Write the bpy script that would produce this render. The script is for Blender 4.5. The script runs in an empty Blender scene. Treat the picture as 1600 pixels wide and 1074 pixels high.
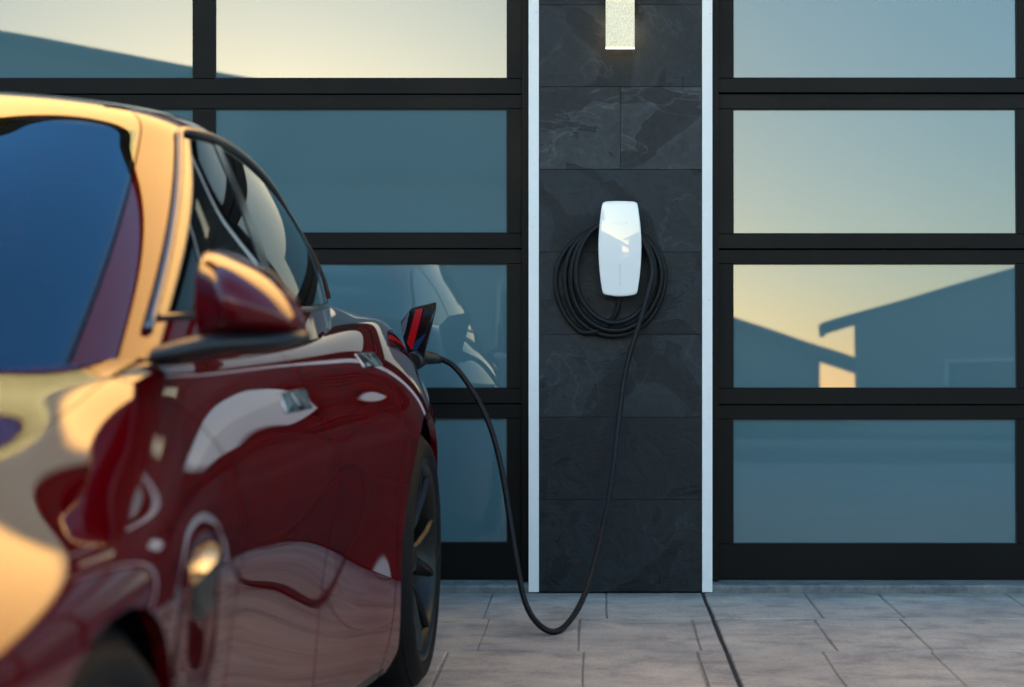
import bpy, bmesh, math, random
import numpy as np
from mathutils import Vector, Matrix
R = math.radians
random.seed(7)
rng = np.random.RandomState(7)
scene = bpy.context.scene
col = scene.collection

# ------------------------------------------------------------------ camera, world, sun, exposure
F = 2600.0                      # focal length in photo pixels (photo 1600 px wide)
VX, VY = 930.0, 515.0           # where the wall normal meets the picture
D, H = 6.19, 0.98               # camera to pillar face, camera height
cam_d = bpy.data.cameras.new('camera')
cam = bpy.data.objects.new('camera', cam_d); col.objects.link(cam)
cam.location = (0, -D, H); cam.rotation_euler = (R(90), 0, 0)
cam_d.sensor_width = 36.0; cam_d.lens = F * 36.0 / 1600.0
cam_d.shift_x = -(VX - 800) / 1600.0
cam_d.shift_y = (VY - 537) / 1600.0
cam_d.clip_start = 0.05; cam_d.clip_end = 3000
cam_d.dof.use_dof = True; cam_d.dof.focus_distance = 6.2; cam_d.dof.aperture_fstop = 3.2
scene.camera = cam

SUN_EL, SUN_AZ = R(5.6), math.atan2(-0.20, -1.0)     # towards the sun: left of and behind the camera
sdir = Vector((math.sin(SUN_AZ) * math.cos(SUN_EL), math.cos(SUN_AZ) * math.cos(SUN_EL), math.sin(SUN_EL)))
world = bpy.data.worlds.new('World'); scene.world = world; world.use_nodes = True
wn = world.node_tree; bg = wn.nodes['Background']
sky = wn.nodes.new('ShaderNodeTexSky'); sky.sky_type = 'NISHITA'; sky.sun_disc = False
sky.sun_elevation = SUN_EL; sky.sun_rotation = SUN_AZ
sky.air_density = 1.1; sky.dust_density = .7; sky.ozone_density = 3.0
tint = wn.nodes.new('ShaderNodeMix'); tint.data_type = 'RGBA'; tint.blend_type = 'MULTIPLY'; tint.inputs[0].default_value = 1
wn.links.new(sky.outputs[0], tint.inputs[6]); tint.inputs[7].default_value = (1.0, 1.03, 1.0, 1)
wn.links.new(tint.outputs[2], bg.inputs[0]); bg.inputs[1].default_value = 0.15
sun_d = bpy.data.lights.new('sun', 'SUN'); sun = bpy.data.objects.new('sun', sun_d); col.objects.link(sun)
sun_d.energy = 4.0; sun_d.angle = R(0.5); sun_d.color = (1.0, 0.55, 0.19)
sun.rotation_euler = sdir.to_track_quat('Z', 'Y').to_euler()
sun.location = (-3, -20, 12)
vs = scene.view_settings
vs.view_transform = 'Standard'; vs.look = 'None'; vs.gamma = 1; vs.use_curve_mapping = False
vs.exposure = 2.55
scene.cycles.max_bounces = 10; scene.cycles.transparent_max_bounces = 12

# ------------------------------------------------------------------ helpers
def U(px, py, Y):
    """point of the place seen at a photo pixel on the plane at depth Y"""
    d = Y + D
    return Vector(((px - VX) / F * d, Y, H - (py - VY) / F * d))

def tag(o, label=None, cat=None, group=None, kind=None):
    if label: o['label'] = label
    if cat: o['category'] = cat
    if group: o['group'] = group
    if kind: o['kind'] = kind
    return o

def empty(name, loc=(0, 0, 0), rz=0, **k):
    o = bpy.data.objects.new(name, None); col.objects.link(o)
    o.location = loc; o.rotation_euler = (0, 0, rz); o.empty_display_size = .1
    return tag(o, **k)

class MB:
    def __init__(s): s.v = []; s.f = []; s.sm = []
    def add(s, vs, fs, smooth=False):
        b = len(s.v); s.v += [tuple(p) for p in vs]
        s.f += [tuple(i + b for i in f) for f in fs]; s.sm += [smooth] * len(fs)
        return s
    def box(s, x0, x1, y0, y1, z0, z1):
        v = [(x, y, z) for z in (z0, z1) for y in (y0, y1) for x in (x0, x1)]
        return s.add(v, [(0, 2, 3, 1), (4, 5, 7, 6), (0, 1, 5, 4), (2, 6, 7, 3), (0, 4, 6, 2), (1, 3, 7, 5)])
    def quadprism(s, pts, dv):
        """polygon extruded by vector dv"""
        n = len(pts); dv = Vector(dv)
        v = [Vector(p) for p in pts] + [Vector(p) + dv for p in pts]
        return s.add(v, [tuple(range(n))[::-1], tuple(range(n, 2 * n))] + [(i, (i + 1) % n, n + (i + 1) % n, n + i) for i in range(n)])
    def tube(s, pts, r, n=12, caps=True):
        pts = [Vector(p) for p in pts]; m = len(pts)
        if not hasattr(r, '__len__'): r = [r] * m
        t = (pts[1] - pts[0]).normalized(); up = Vector((0, 0, 1)) if abs(t.z) < .9 else Vector((1, 0, 0))
        a = t.cross(up).normalized(); vs = []
        for i, p in enumerate(pts):
            t = (pts[min(i + 1, m - 1)] - pts[max(i - 1, 0)]).normalized()
            a = (a - t * a.dot(t)).normalized(); b = t.cross(a)
            for k in range(n):
                th = 2 * math.pi * k / n
                vs.append(p + (a * math.cos(th) + b * math.sin(th)) * r[i])
        fs = [(i * n + k, i * n + (k + 1) % n, (i + 1) * n + (k + 1) % n, (i + 1) * n + k) for i in range(m - 1) for k in range(n)]
        s.add(vs, fs, True)
        if caps:
            b = len(s.v) - len(vs)
            s.f += [tuple(b + k for k in range(n))[::-1], tuple(b + (m - 1) * n + k for k in range(n))]; s.sm += [False] * 2
        return s
    def build(s, name, mat, parent=None, loc=None, bevel=0, seg=2, **k):
        me = bpy.data.meshes.new(name); me.from_pydata(s.v, [], s.f)
        me.polygons.foreach_set('use_smooth', s.sm); me.update()
        if bevel:
            bm = bmesh.new(); bm.from_mesh(me)
            bmesh.ops.recalc_face_normals(bm, faces=bm.faces)
            bmesh.ops.bevel(bm, geom=list(bm.edges), offset=bevel, segments=seg, affect='EDGES', profile=.5)
            bm.to_mesh(me); bm.free()
        me.materials.append(mat)
        o = bpy.data.objects.new(name, me); col.objects.link(o)
        if parent is not None: o.parent = parent
        if loc is not None: o.location = loc
        return tag(o, **k)

def spline(pts, n):
    """smooth curve through the points"""
    P = np.array([list(p) for p in pts], float); m = len(P)
    t = np.zeros(m)
    for i in range(1, m): t[i] = t[i - 1] + np.linalg.norm(P[i] - P[i - 1]) ** .5
    return np.stack([nspl(t, P[:, k], np.linspace(0, t[-1], n)) for k in range(P.shape[1])], 1)

def nspl(x, y, q):
    """natural cubic spline"""
    x = np.asarray(x, float); y = np.asarray(y, float); n = len(x); h = np.diff(x)
    A = np.zeros((n, n)); b = np.zeros(n); A[0, 0] = A[-1, -1] = 1
    for i in range(1, n - 1):
        A[i, i - 1] = h[i - 1]; A[i, i] = 2 * (h[i - 1] + h[i]); A[i, i + 1] = h[i]
        b[i] = 3 * ((y[i + 1] - y[i]) / h[i] - (y[i] - y[i - 1]) / h[i - 1])
    c = np.linalg.solve(A, b)
    i = np.clip(np.searchsorted(x, q) - 1, 0, n - 2); d = q - x[i]
    bb = (y[i + 1] - y[i]) / h[i] - h[i] * (2 * c[i] + c[i + 1]) / 3
    return y[i] + bb * d + c[i] * d ** 2 + (c[i + 1] - c[i]) / (3 * h[i]) * d ** 3

# ------------------------------------------------------------------ materials
def mat(name, base=(.5, .5, .5), rough=.5, metal=0, **k):
    m = bpy.data.materials.new(name); m.use_nodes = True
    b = m.node_tree.nodes['Principled BSDF']
    b.inputs['Base Color'].default_value = (*base, 1); b.inputs['Roughness'].default_value = rough
    b.inputs['Metallic'].default_value = metal
    for kk, v in k.items():
        b.inputs[kk.replace('_', ' ')].default_value = v
    return m
def nd(m, t, **k):
    n = m.node_tree.nodes.new(t)
    for a, v in k.items(): setattr(n, a, v)
    return n
def lk(m, a, b): m.node_tree.links.new(a, b)
def pb(m): return m.node_tree.nodes['Principled BSDF']
def noise(m, scale, detail=4, rough=.6, vec=None, dist=0):
    n = nd(m, 'ShaderNodeTexNoise'); n.inputs['Scale'].default_value = scale
    n.inputs['Detail'].default_value = detail; n.inputs['Roughness'].default_value = rough
    n.inputs['Distortion'].default_value = dist
    if vec is not None: lk(m, vec, n.inputs['Vector'])
    return n
def ramp(m, fac, stops):
    r = nd(m, 'ShaderNodeValToRGB'); e = r.color_ramp.elements
    while len(e) < len(stops): e.new(.5)
    for x, (p, c) in zip(e, stops):
        x.position = p; x.color = (*c, 1) if len(c) == 3 else c
    lk(m, fac, r.inputs[0]); return r
def bump(m, height, strength=.3, dist=.01, prev=None):
    b = nd(m, 'ShaderNodeBump'); b.inputs['Strength'].default_value = strength; b.inputs['Distance'].default_value = dist
    lk(m, height, b.inputs['Height'])
    if prev is not None: lk(m, prev.outputs[0], b.inputs['Normal'])
    return b
def math_n(m, op, a, b=None):
    n = nd(m, 'ShaderNodeMath', operation=op)
    for i, x in enumerate((a, b)):
        if x is None: continue
        if isinstance(x, (int, float)): n.inputs[i].default_value = x
        else: lk(m, x, n.inputs[i])
    return n.outputs[0]
def mixc(m, fac, a, b, mode='MIX'):
    n = nd(m, 'ShaderNodeMix', data_type='RGBA', blend_type=mode)
    if isinstance(fac, (int, float)): n.inputs[0].default_value = fac
    else: lk(m, fac, n.inputs[0])
    for i, x in ((6, a), (7, b)):
        if isinstance(x, tuple): n.inputs[i].default_value = (*x, 1)
        else: lk(m, x, n.inputs[i])
    return n.outputs[2]
def coords(m, seed=True):
    """object coordinates shifted by the object's own random number"""
    tc = nd(m, 'ShaderNodeTexCoord'); oi = nd(m, 'ShaderNodeObjectInfo')
    cx = nd(m, 'ShaderNodeCombineXYZ')
    a = math_n(m, 'MULTIPLY', oi.outputs['Random'], 37.0)
    for i in range(3): lk(m, a, cx.inputs[i])
    add = nd(m, 'ShaderNodeVectorMath', operation='ADD')
    lk(m, tc.outputs['Object'], add.inputs[0]); lk(m, cx.outputs[0], add.inputs[1])
    return add.outputs[0], oi.outputs['Random'], tc.outputs['Object']

M = {}
# slate
m = M['slate'] = mat('slate', rough=.55, Specular_IOR_Level=.22)
v, rnd, ob = coords(m)
n1 = noise(m, 1.9, 9, .52, v, 2.2); n2 = noise(m, 30, 8, .7, v); n3 = noise(m, 9, 7, .68, v, 1.2)
r1 = ramp(m, n1.outputs[0], [(.40, (.0095, .0135, .0165)), (.445, (.0125, .0175, .021)), (.46, (.020, .027, .0315)), (.60, (.016, .022, .0265))])
r2 = ramp(m, n2.outputs[0], [(.35, (.7, .7, .7)), (.72, (1.35, 1.35, 1.35))])
c = mixc(m, 1.0, r1.outputs[0], r2.outputs[0], 'MULTIPLY')
n4 = noise(m, 1.5, 6, .55, v, .6); vein = math_n(m, 'ABSOLUTE', math_n(m, 'SUBTRACT', n4.outputs[0], .53))
r5 = ramp(m, vein, [(.0, (.016, .018, .019)), (.0045, (.004, .0045, .005)), (.012, (0, 0, 0))]); c = mixc(m, 1.0, c, r5.outputs[0], 'ADD')
r3 = ramp(m, n3.outputs[0], [(.62, (0, 0, 0)), (.67, (.008, .0095, .0105)), (.69, (.0, .0, .0))])
c = mixc(m, 1.0, c, r3.outputs[0], 'ADD')
br = ramp(m, rnd, [(0, (.56, .54, .53)), (1, (1.15, 1.05, 1.0))])
c = mixc(m, 1.0, c, br.outputs[0], 'MULTIPLY')
lk(m, c, pb(m).inputs['Base Color'])
b1 = bump(m, r1.outputs[0], .5, .12); b2 = bump(m, n2.outputs[0], .35, .004, b1); b3 = bump(m, n3.outputs[0], .35, .012, b2)
lk(m, b3.outputs[0], pb(m).inputs['Normal'])
rr = ramp(m, n2.outputs[0], [(.3, (.38,) * 3), (.7, (.62,) * 3)]); lk(m, rr.outputs[0], pb(m).inputs['Roughness'])
M['slate_gap'] = mat('slate_gap', (.008, .01, .012), .9)
# white painted metal trim
m = M['trim'] = mat('trim', (.76, .79, .80), .5)
v, rnd, ob = coords(m)
n1 = noise(m, 4, 5, .6, v); n2 = noise(m, 90, 3, .5, v)
r1 = ramp(m, n1.outputs[0], [(.3, (.82, .79, .75)), (.7, (.88, .85, .79))])
r2 = ramp(m, n2.outputs[0], [(.70, (1, 1, 1)), (.76, (.62, .63, .62))])
lk(m, mixc(m, 1.0, r1.outputs[0], r2.outputs[0], 'MULTIPLY'), pb(m).inputs['Base Color'])
# dark anodised door frame
m = M['frame'] = mat('frame', (.012, .013, .014), .42, Specular_IOR_Level=.12)
v, rnd, ob = coords(m); n1 = noise(m, 3, 5, .6, v)
r1 = ramp(m, n1.outputs[0], [(.3, (.0028, .003, .0032)), (.7, (.0046, .0047, .0048))]); lk(m, r1.outputs[0], pb(m).inputs['Base Color'])
rr = ramp(m, n1.outputs[0], [(.3, (.36,) * 3), (.7, (.5,) * 3)]); lk(m, rr.outputs[0], pb(m).inputs['Roughness'])
n5 = noise(m, 240, 2, .5, v); r5 = ramp(m, n5.outputs[0], [(.74, (0, 0, 0)), (.78, (.03, .03, .028))]); lk(m, mixc(m, 1.0, r1.outputs[0], r5.outputs[0], 'ADD'), pb(m).inputs['Base Color'])
M['rubber'] = mat('rubber', (.008, .008, .008), .75)
# back painted glass panes: frosted body under a smooth face
m = M['pane'] = mat('pane', (.065, .15, .195), .35, Specular_IOR_Level=.1)
pb(m).inputs['Coat Weight'].default_value = 1; pb(m).inputs['Coat Roughness'].default_value = .012; pb(m).inputs['Coat IOR'].default_value = 1.74
v, rnd, ob = coords(m); n1 = noise(m, 1.1, 2, .5, v); n2 = noise(m, 160, 2, .5, v)
r1 = ramp(m, n1.outputs[0], [(.3, (.062, .132, .150)), (.7, (.070, .144, .166))]); rs_ = ramp(m, n2.outputs[0], [(.20, (1.25, 1.2, 1.15)), (.27, (1, 1, 1))]); lk(m, mixc(m, 1.0, r1.outputs[0], rs_.outputs[0], 'MULTIPLY'), pb(m).inputs['Base Color'])
n3 = noise(m, 1.6, 1, .4, v)
b1 = bump(m, n3.outputs[0], .05, .010); lk(m, b1.outputs[0], pb(m).inputs['Coat Normal'])
# stamped concrete
def concrete(name, lo, hi, sc=1.0, bs=.6):
    m = mat(name, rough=.8)
    tc = nd(m, 'ShaderNodeTexCoord'); geo = nd(m, 'ShaderNodeNewGeometry'); v = geo.outputs['Position']
    oi = nd(m, 'ShaderNodeObjectInfo')
    mp = nd(m, 'ShaderNodeMapping'); mp.inputs['Scale'].default_value = (1, 1.5, 1); mp.inputs['Rotation'].default_value = (0, 0, .5); lk(m, v, mp.inputs[0])
    n1 = noise(m, 1.3 * sc, 5, .6, v); n2 = noise(m, 6 * sc, 8, .66, mp.outputs[0], .35); n3 = noise(m, 120, 4, .6, v); n4 = noise(m, 26, 6, .68, v, .3)
    r1 = ramp(m, n1.outputs[0], [(.3, lo), (.7, hi)])
    r2 = ramp(m, n2.outputs[0], [(.33, (.62, .63, .66)), (.5, (1, 1, 1)), (.68, (1.22, 1.20, 1.18))])
    c = mixc(m, .9, r1.outputs[0], r2.outputs[0], 'MULTIPLY')
    r3 = ramp(m, n3.outputs[0], [(.28, (.75,) * 3), (.45, (1,) * 3), (.7, (1.08,) * 3)])
    c = mixc(m, .8, c, r3.outputs[0], 'MULTIPLY')
    r4 = ramp(m, n4.outputs[0], [(.60, (1, 1, 1)), (.72, (.80, .80, .82))])
    c = mixc(m, .8, c, r4.outputs[0], 'MULTIPLY')
    n5 = noise(m, 2.7 * sc, 5, .65, v, .2); r6 = ramp(m, n5.outputs[0], [(.30, (.80, .81, .83)), (.48, (1, 1, 1)), (.70, (1.13, 1.10, 1.05))]); c = mixc(m, 1.0, c, r6.outputs[0], 'MULTIPLY')
    n7 = noise(m, 70, 6, .75, v); r8 = ramp(m, n7.outputs[0], [(.33, (.70,) * 3), (.47, (1,) * 3), (.66, (1.12,) * 3)]); c = mixc(m, .8, c, r8.outputs[0], 'MULTIPLY')
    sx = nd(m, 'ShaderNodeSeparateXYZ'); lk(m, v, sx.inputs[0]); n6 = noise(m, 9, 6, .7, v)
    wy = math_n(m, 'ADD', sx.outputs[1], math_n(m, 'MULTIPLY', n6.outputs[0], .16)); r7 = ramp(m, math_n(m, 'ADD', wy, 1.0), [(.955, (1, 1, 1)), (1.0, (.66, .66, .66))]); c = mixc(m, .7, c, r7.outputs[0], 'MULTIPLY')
    rb = ramp(m, oi.outputs['Random'], [(0, (.95, .95, .96)), (1, (1.05, 1.04, 1.02))])
    c = mixc(m, .8, c, rb.outputs[0], 'MULTIPLY')
    lk(m, c, pb(m).inputs['Base Color'])
    b1 = bump(m, n2.outputs[0], bs * .5, .022); b2 = bump(m, n4.outputs[0], bs, .007, b1); b3 = bump(m, n3.outputs[0], .3, .002, b2)
    lk(m, b3.outputs[0], pb(m).inputs['Normal'])
    return m
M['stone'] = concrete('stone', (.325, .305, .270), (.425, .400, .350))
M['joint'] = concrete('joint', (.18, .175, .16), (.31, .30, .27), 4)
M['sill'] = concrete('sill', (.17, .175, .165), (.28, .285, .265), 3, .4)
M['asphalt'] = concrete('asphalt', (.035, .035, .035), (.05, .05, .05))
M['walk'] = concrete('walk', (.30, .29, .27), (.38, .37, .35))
M['joint_dark'] = mat('joint_dark', (.02, .02, .02), .95)
m = M['stucco'] = mat('stucco', (.80, .72, .50), .85)
v, rnd, ob = coords(m); n1 = noise(m, 150, 3, .6, v); b1 = bump(m, n1.outputs[0], .4, .004); lk(m, b1.outputs[0], pb(m).inputs['Normal'])
m = M['house_wall'] = mat('house_wall', (.30, .27, .24), .85)
m = M['roof_tile'] = mat('roof_tile', (.09, .07, .065), .8)
M['grass'] = mat('grass', (.05, .07, .025), .9)
M['window_dark'] = mat('window_dark', (.02, .025, .03), .05)
# lamp
m = M['seeded_glass'] = mat('seeded_glass', (.55, .50, .38), .35)
v, rnd, ob = coords(m); vo = nd(m, 'ShaderNodeTexVoronoi'); vo.inputs['Scale'].default_value = 330; lk(m, v, vo.inputs['Vector'])
r1 = ramp(m, vo.outputs['Distance'], [(.0, (.95, .83, .58)), (.5, (.78, .68, .46)), (.85, (.56, .49, .33))])
lk(m, r1.outputs[0], pb(m).inputs['Base Color']); lk(m, r1.outputs[0], pb(m).inputs['Emission Color'])
pb(m).inputs['Emission Strength'].default_value = .075
b1 = bump(m, vo.outputs['Distance'], .6, .003); lk(m, b1.outputs[0], pb(m).inputs['Normal'])
m = M['glass_edge'] = mat('glass_edge', (.9, .8, .6), .2); pb(m).inputs['Emission Color'].default_value = (1, .82, .5, 1); pb(m).inputs['Emission Strength'].default_value = .55
M['bronze'] = mat('bronze', (.05, .04, .03), .35, .8)
# charger
m = M['white_glass'] = mat('white_glass', (.86, .83, .78), .3); pb(m).inputs['Coat Weight'].default_value = 1; pb(m).inputs['Coat Roughness'].default_value = .01; pb(m).inputs['Coat IOR'].default_value = 1.55
M['white_plastic'] = mat('white_plastic', (.80, .83, .84), .35)
M['black_plastic'] = mat('black_plastic', (.012, .012, .013), .4)
M['led'] = mat('led', (.55, .60, .62), .3)
M['logo'] = mat('logo', (.60, .64, .66), .3)
m = M['cable'] = mat('cable', (.010, .010, .011), .5, Specular_IOR_Level=.25)
tc = nd(m, 'ShaderNodeTexCoord'); n1 = noise(m, 60, 3, .5, tc.outputs['Object']); r1 = ramp(m, n1.outputs[0], [(.4, (.005, .005, .0055)), (.75, (.012, .0115, .0115))]); lk(m, r1.outputs[0], pb(m).inputs['Base Color'])

# ------------------------------------------------------------------ ground, street, driveway
def sheet(name, x0, x1, y0, y1, z, m, **k):
    return MB().add([(x0, y0, z), (x1, y0, z), (x1, y1, z), (x0, y1, z)], [(0, 1, 2, 3)]).build(name, m, **k)
sheet('ground', -900, 900, -900, 900, -.16, M['grass'], kind='structure')
sheet('street', -300, 300, -18.5, -11.5, -.12, M['asphalt'], kind='structure')
MB().box(-300, 300, -11.5, -9.9, -.15, -.02).build('pavement', M['walk'], kind='structure')
MB().box(-300, 300, -20.1, -18.5, -.15, -.02).build('far_pavement', M['walk'], kind='structure')
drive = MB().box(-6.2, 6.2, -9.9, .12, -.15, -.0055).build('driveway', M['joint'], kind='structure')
JX = .40   # the open control joint
def stone(x0, x1, y0, y1):
    g = .0017
    x0 += g; x1 -= g; y0 += g * .35; y1 -= g * .35
    j = lambda: random.uniform(-.0022, .0022)
    z = random.uniform(-.0005, .0005)
    b = .004
    c = [(x0 + j(), y0 + j()), (x1 + j(), y0 + j()), (x1 + j(), y1 + j()), (x0 + j(), y1 + j())]
    ins = [(b, b), (-b, b), (-b, -b), (b, -b)]
    cx, cy = (x0 + x1) / 2, (y0 + y1) / 2
    # outline with extra points so that edges wander
    def ring(off, zz):
        pts = []
        for k in range(4):
            a, bq = c[k], c[(k + 1) % 4]; ia, ib = ins[k], ins[(k + 1) % 4]
            ax, ay = a[0] + ia[0] * off, a[1] + ia[1] * off; bx, by = bq[0] + ib[0] * off, bq[1] + ib[1] * off
            for q in (0, .33, .66):
                wob = (0, 0) if q == 0 else wobs[k * 2 + (q > .5)]
                pts.append((ax + (bx - ax) * q + wob[0], ay + (by - ay) * q + wob[1], zz))
        return pts
    wobs = [(random.uniform(-.003, .0015), random.uniform(-.003, .0015)) for _ in range(8)]
    lo = ring(0, -.008); mid = ring(.35, -.0035 + z); hi = ring(1, z)
    v = [(p[0] - cx, p[1] - cy, p[2]) for p in lo + mid + hi]; n = 12
    f = [(i, (i + 1) % n, n + (i + 1) % n, n + i) for i in range(n)] + [(n + i, n + (i + 1) % n, 2 * n + (i + 1) % n, 2 * n + i) for i in range(n)] + [tuple(range(2 * n, 3 * n))]
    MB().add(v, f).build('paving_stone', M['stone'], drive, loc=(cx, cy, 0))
rows = [(-.548, -.004, [-.38, .04, .775, 1.05, 1.52]), (-1.115, -.548, [-.36, -.054, .325, .74, 1.03, 1.60]), (-1.66, -1.115, [-.45, -.035, .31, .69, 1.02, 1.45])]
y = -1.66
while y > -6.9:
    h = random.choice([.42, .55, .58]); rows.append((y - h, y, [-.4 + random.uniform(-.2, .2), .02 + random.uniform(-.1, .1), .85 + random.uniform(-.1, .1), 1.4])); y -= h
for (y0, y1, xs) in rows:
    xs = list(xs)
    while xs[0] > -5.6: xs.insert(0, xs[0] - random.uniform(.42, .85))
    while xs[-1] < 5.6: xs.append(xs[-1] + random.uniform(.42, .85))
    xs[0] = -6.19; xs[-1] = 6.19
    xs = sorted(xs + [JX])
    for a, b in zip(xs[:-1], xs[1:]):
        if b - a < .05: continue
        a2 = a + .005 if abs(a - JX) < 1e-6 else a; b2 = b - .005 if abs(b - JX) < 1e-6 else b
        stone(a2, b2, y0, y1)
ty = y
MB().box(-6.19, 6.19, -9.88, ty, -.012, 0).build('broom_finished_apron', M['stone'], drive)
MB().box(JX - .006, JX + .006, ty, -.004, -.0054, -.0045).build('expansion_joint', M['joint_dark'], drive)
# raised garage slab lip under each door
def sill(x0, x1):
    n = 60; v = []; f = []
    for i in range(n + 1):
        x = x0 + (x1 - x0) * i / n; a = random.uniform(-.0015, .0015); b = random.uniform(-.0015, .0015)
        v += [(x, .012 + a, -.0053), (x, .010 + a, .018 + b), (x, .018 + b, .026 + a), (x, .10, .032), (x, .30, .032)]
    f = [(i * 5 + k, (i + 1) * 5 + k, (i + 1) * 5 + k + 1, i * 5 + k + 1) for i in range(n) for k in range(4)]
    return MB().add(v, f).build('garage_slab', M['sill'], kind='structure')
XL0, XL1 = U(826, 0, 0).x, U(842, 0, 0).x         # left white strip
XR0, XR1 = U(1097, 0, 0).x, U(1113, 0, 0).x       # right white strip
sill(-5.3, XL0); sill(XR1, 5.5)

# ------------------------------------------------------------------ stone pillar with white edge strips
pillar = empty('stone_pillar', ((XL1 + XR0) / 2, 0, 0), label='slate clad pillar with white edge strips between the two glass garage doors', cat='pillar')
pz = [H - (yy - VY) / 420.0 for yy in (927, 781, 652, 523, 394, 265, 136, 8, -121, -250)]
pz[0] = 0.004
PXc = (XL1 + XR0) / 2; HWp = (XR0 - XL1) / 2
MB().box(-HWp, HWp, .012, .30, .0, 2.60).build('pillar_core', M['slate_gap'], pillar)
M['slate_veined'] = m = M['slate'].copy(); m.name = 'slate_veined'
def tile(x0, x1, z0, z1, m=None):
    g = .0005; dy = random.uniform(-.0015, .0015)
    cx, cz = (x0 + x1) / 2, (z0 + z1) / 2
    MB().box(x0 + g - cx, x1 - g - cx, dy, .0118, z0 + g - cz, z1 - g - cz).build('slate_tile', m or M['slate'], pillar, loc=(cx, 0, cz), bevel=.0007, seg=1)
for k in range(9):
    z0, z1 = pz[k], min(pz[k + 1], 2.595)
    if k == 5 or k == 7:
        xm = U(969.5, 0, 0).x - PXc; mm = M['slate_veined'] if k == 5 else None; tile(-HWp + .001, xm, z0, z1, mm); tile(xm, HWp - .001, z0, z1, mm)
    else: tile(-HWp + .001, HWp - .001, z0, z1)
for a, b in ((XL0, XL1), (XR0, XR1)):
    MB().box(a - PXc, b - PXc, -.006, .30, .003, 2.595).build('edge_strip', M['trim'], pillar, bevel=.0015)

# the two cleft tiles under the lamp have broad pale bands
m = M['slate_veined']; m.node_tree.nodes.clear()
out = m.node_tree.nodes.new('ShaderNodeOutputMaterial'); pbn = m.node_tree.nodes.new('ShaderNodeBsdfPrincipled'); lk(m, pbn.outputs[0], out.inputs[0])
pbn.inputs['Roughness'].default_value = .5; pbn.inputs['Specular IOR Level'].default_value = .25
v, rnd, ob = coords(m)
mp = nd(m, 'ShaderNodeMapping'); mp.inputs['Rotation'].default_value = (0, R(38), 0); mp.inputs['Scale'].default_value = (1.0, 1, 2.6); lk(m, v, mp.inputs[0])
n1 = noise(m, 2.3, 7, .48, mp.outputs[0], 1.2); n2 = noise(m, 34, 8, .7, v); n3 = noise(m, 2.6, 6, .5, mp.outputs[0], .8)
r1 = ramp(m, n1.outputs[0], [(.36, (.011, .0155, .019)), (.465, (.014, .019, .023)), (.475, (.031, .039, .045)), (.60, (.026, .033, .039))])
vein = math_n(m, 'ABSOLUTE', math_n(m, 'SUBTRACT', n3.outputs[0], .5))
r5 = ramp(m, vein, [(.0, (.03, .033, .035)), (.006, (.010, .011, .012)), (.018, (0, 0, 0))])
r2 = ramp(m, n2.outputs[0], [(.35, (.72,) * 3), (.72, (1.35,) * 3)])
c = mixc(m, 1.0, mixc(m, 1.0, r1.outputs[0], r2.outputs[0], 'MULTIPLY'), r5.outputs[0], 'ADD'); c = mixc(m, 1.0, c, (1.08, 1.0, .95), 'MULTIPLY'); lk(m, c, pbn.inputs['Base Color'])
b1 = bump(m, r1.outputs[0], .6, .15); b2 = bump(m, n2.outputs[0], .4, .004, b1); lk(m, b2.outputs[0], pbn.inputs['Normal'])

# ------------------------------------------------------------------ garage doors
DY = .10; dep = D + DY; sc = F / dep
def zd(py): return H - (py - VY) / sc
def xd(px): return (px - VX) / sc
def garage_door(x0, x1, panes, rows_, label, tilts, side):
    door = empty('garage_door', ((x0 + x1) / 2, DY, zd(905)), label=label, cat='garage door', group='glass panelled garage doors')
    ox, oz = door.location.x, door.location.z
    for (b, t, pb_, pt), tl in zip(rows_, tilts):
        zb, zt, z0, z1 = zd(b) + .0004, zd(t) - .0004, zd(pb_), zd(pt)
        mb = MB(); cz = (zb + zt) / 2
        X0, X1 = x0 - ox, x1 - ox
        def bar(a, c, d, e): mb.box(a, c, 0, .045, d - cz, e - cz)
        # rails
        bar(X0, X1, zb, z0); bar(X0, X1, z1, zt)
        xs = [X0] + [q - ox for p in panes for q in p] + [X1]
        for i in range(0, len(xs), 2): bar(xs[i], xs[i + 1], z0, z1)
        sec = mb.build('door_section', M['frame'], door, loc=(0, 0, cz - oz), bevel=.0018, seg=1)
        sec.rotation_euler = (R(tl), 0, 0)
        MB().box(X0, X1, -.0012, .0, -.0035 + zt - .004 - cz, zt - .004 - cz).build('seam_lip', M['frame'], sec)
        for (p0, p1) in panes:
            a, c = p0 - ox, p1 - ox; w = (c - a) / 2; h = (z1 - z0) / 2
            g = MB().box(-w - .004, w + .004, .010, .020, -h - .004, h + .004).build('glass_pane', M['pane'], sec, loc=((a + c) / 2, 0, (z0 + z1) / 2 - cz))
            g.rotation_euler = (R(random.uniform(-.05, .05)), 0, R(random.uniform(-.08, .08)))
            bd = MB(); q = .0035
            bd.box(-w, w, .002, .0115, -h, -h + q).box(-w, w, .002, .0115, h - q, h).box(-w, -w + q, .002, .0115, -h + q, h - q).box(w - q, w, .002, .0115, -h + q, h - q)
            bd.build('glazing_bead', M['rubber'], sec, loc=((a + c) / 2, 0, (z0 + z1) / 2 - cz))
    MB().box(x0 - ox, x1 - ox, .0, .04, .0 - .018, -.0005).build('weather_seal', M['rubber'], door)
    return door
rws = [(905, 631.5, 848.5, 653.5), (630.5, 389.5, 607, 412), (388.5, 148, 364.5, 170), (147, -95, 123, -71)]
pw = xd(793) - xd(335); gp = xd(335) - xd(302)
PL = []; xr = xd(793)
for k in range(4): PL.insert(0, (xr - pw, xr)); xr -= pw + gp
garage_door(PL[0][0] - .075, xd(816), PL, rws, 'frosted glass garage door left of the slate pillar, behind the red car', (0, -.6, .12, 0), -1)
PR = []; xl = xd(1145); pw2 = xd(1589) - xd(1145)
for k in range(4): PR.append((xl, xl + pw2)); xl += pw2 + gp
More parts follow.
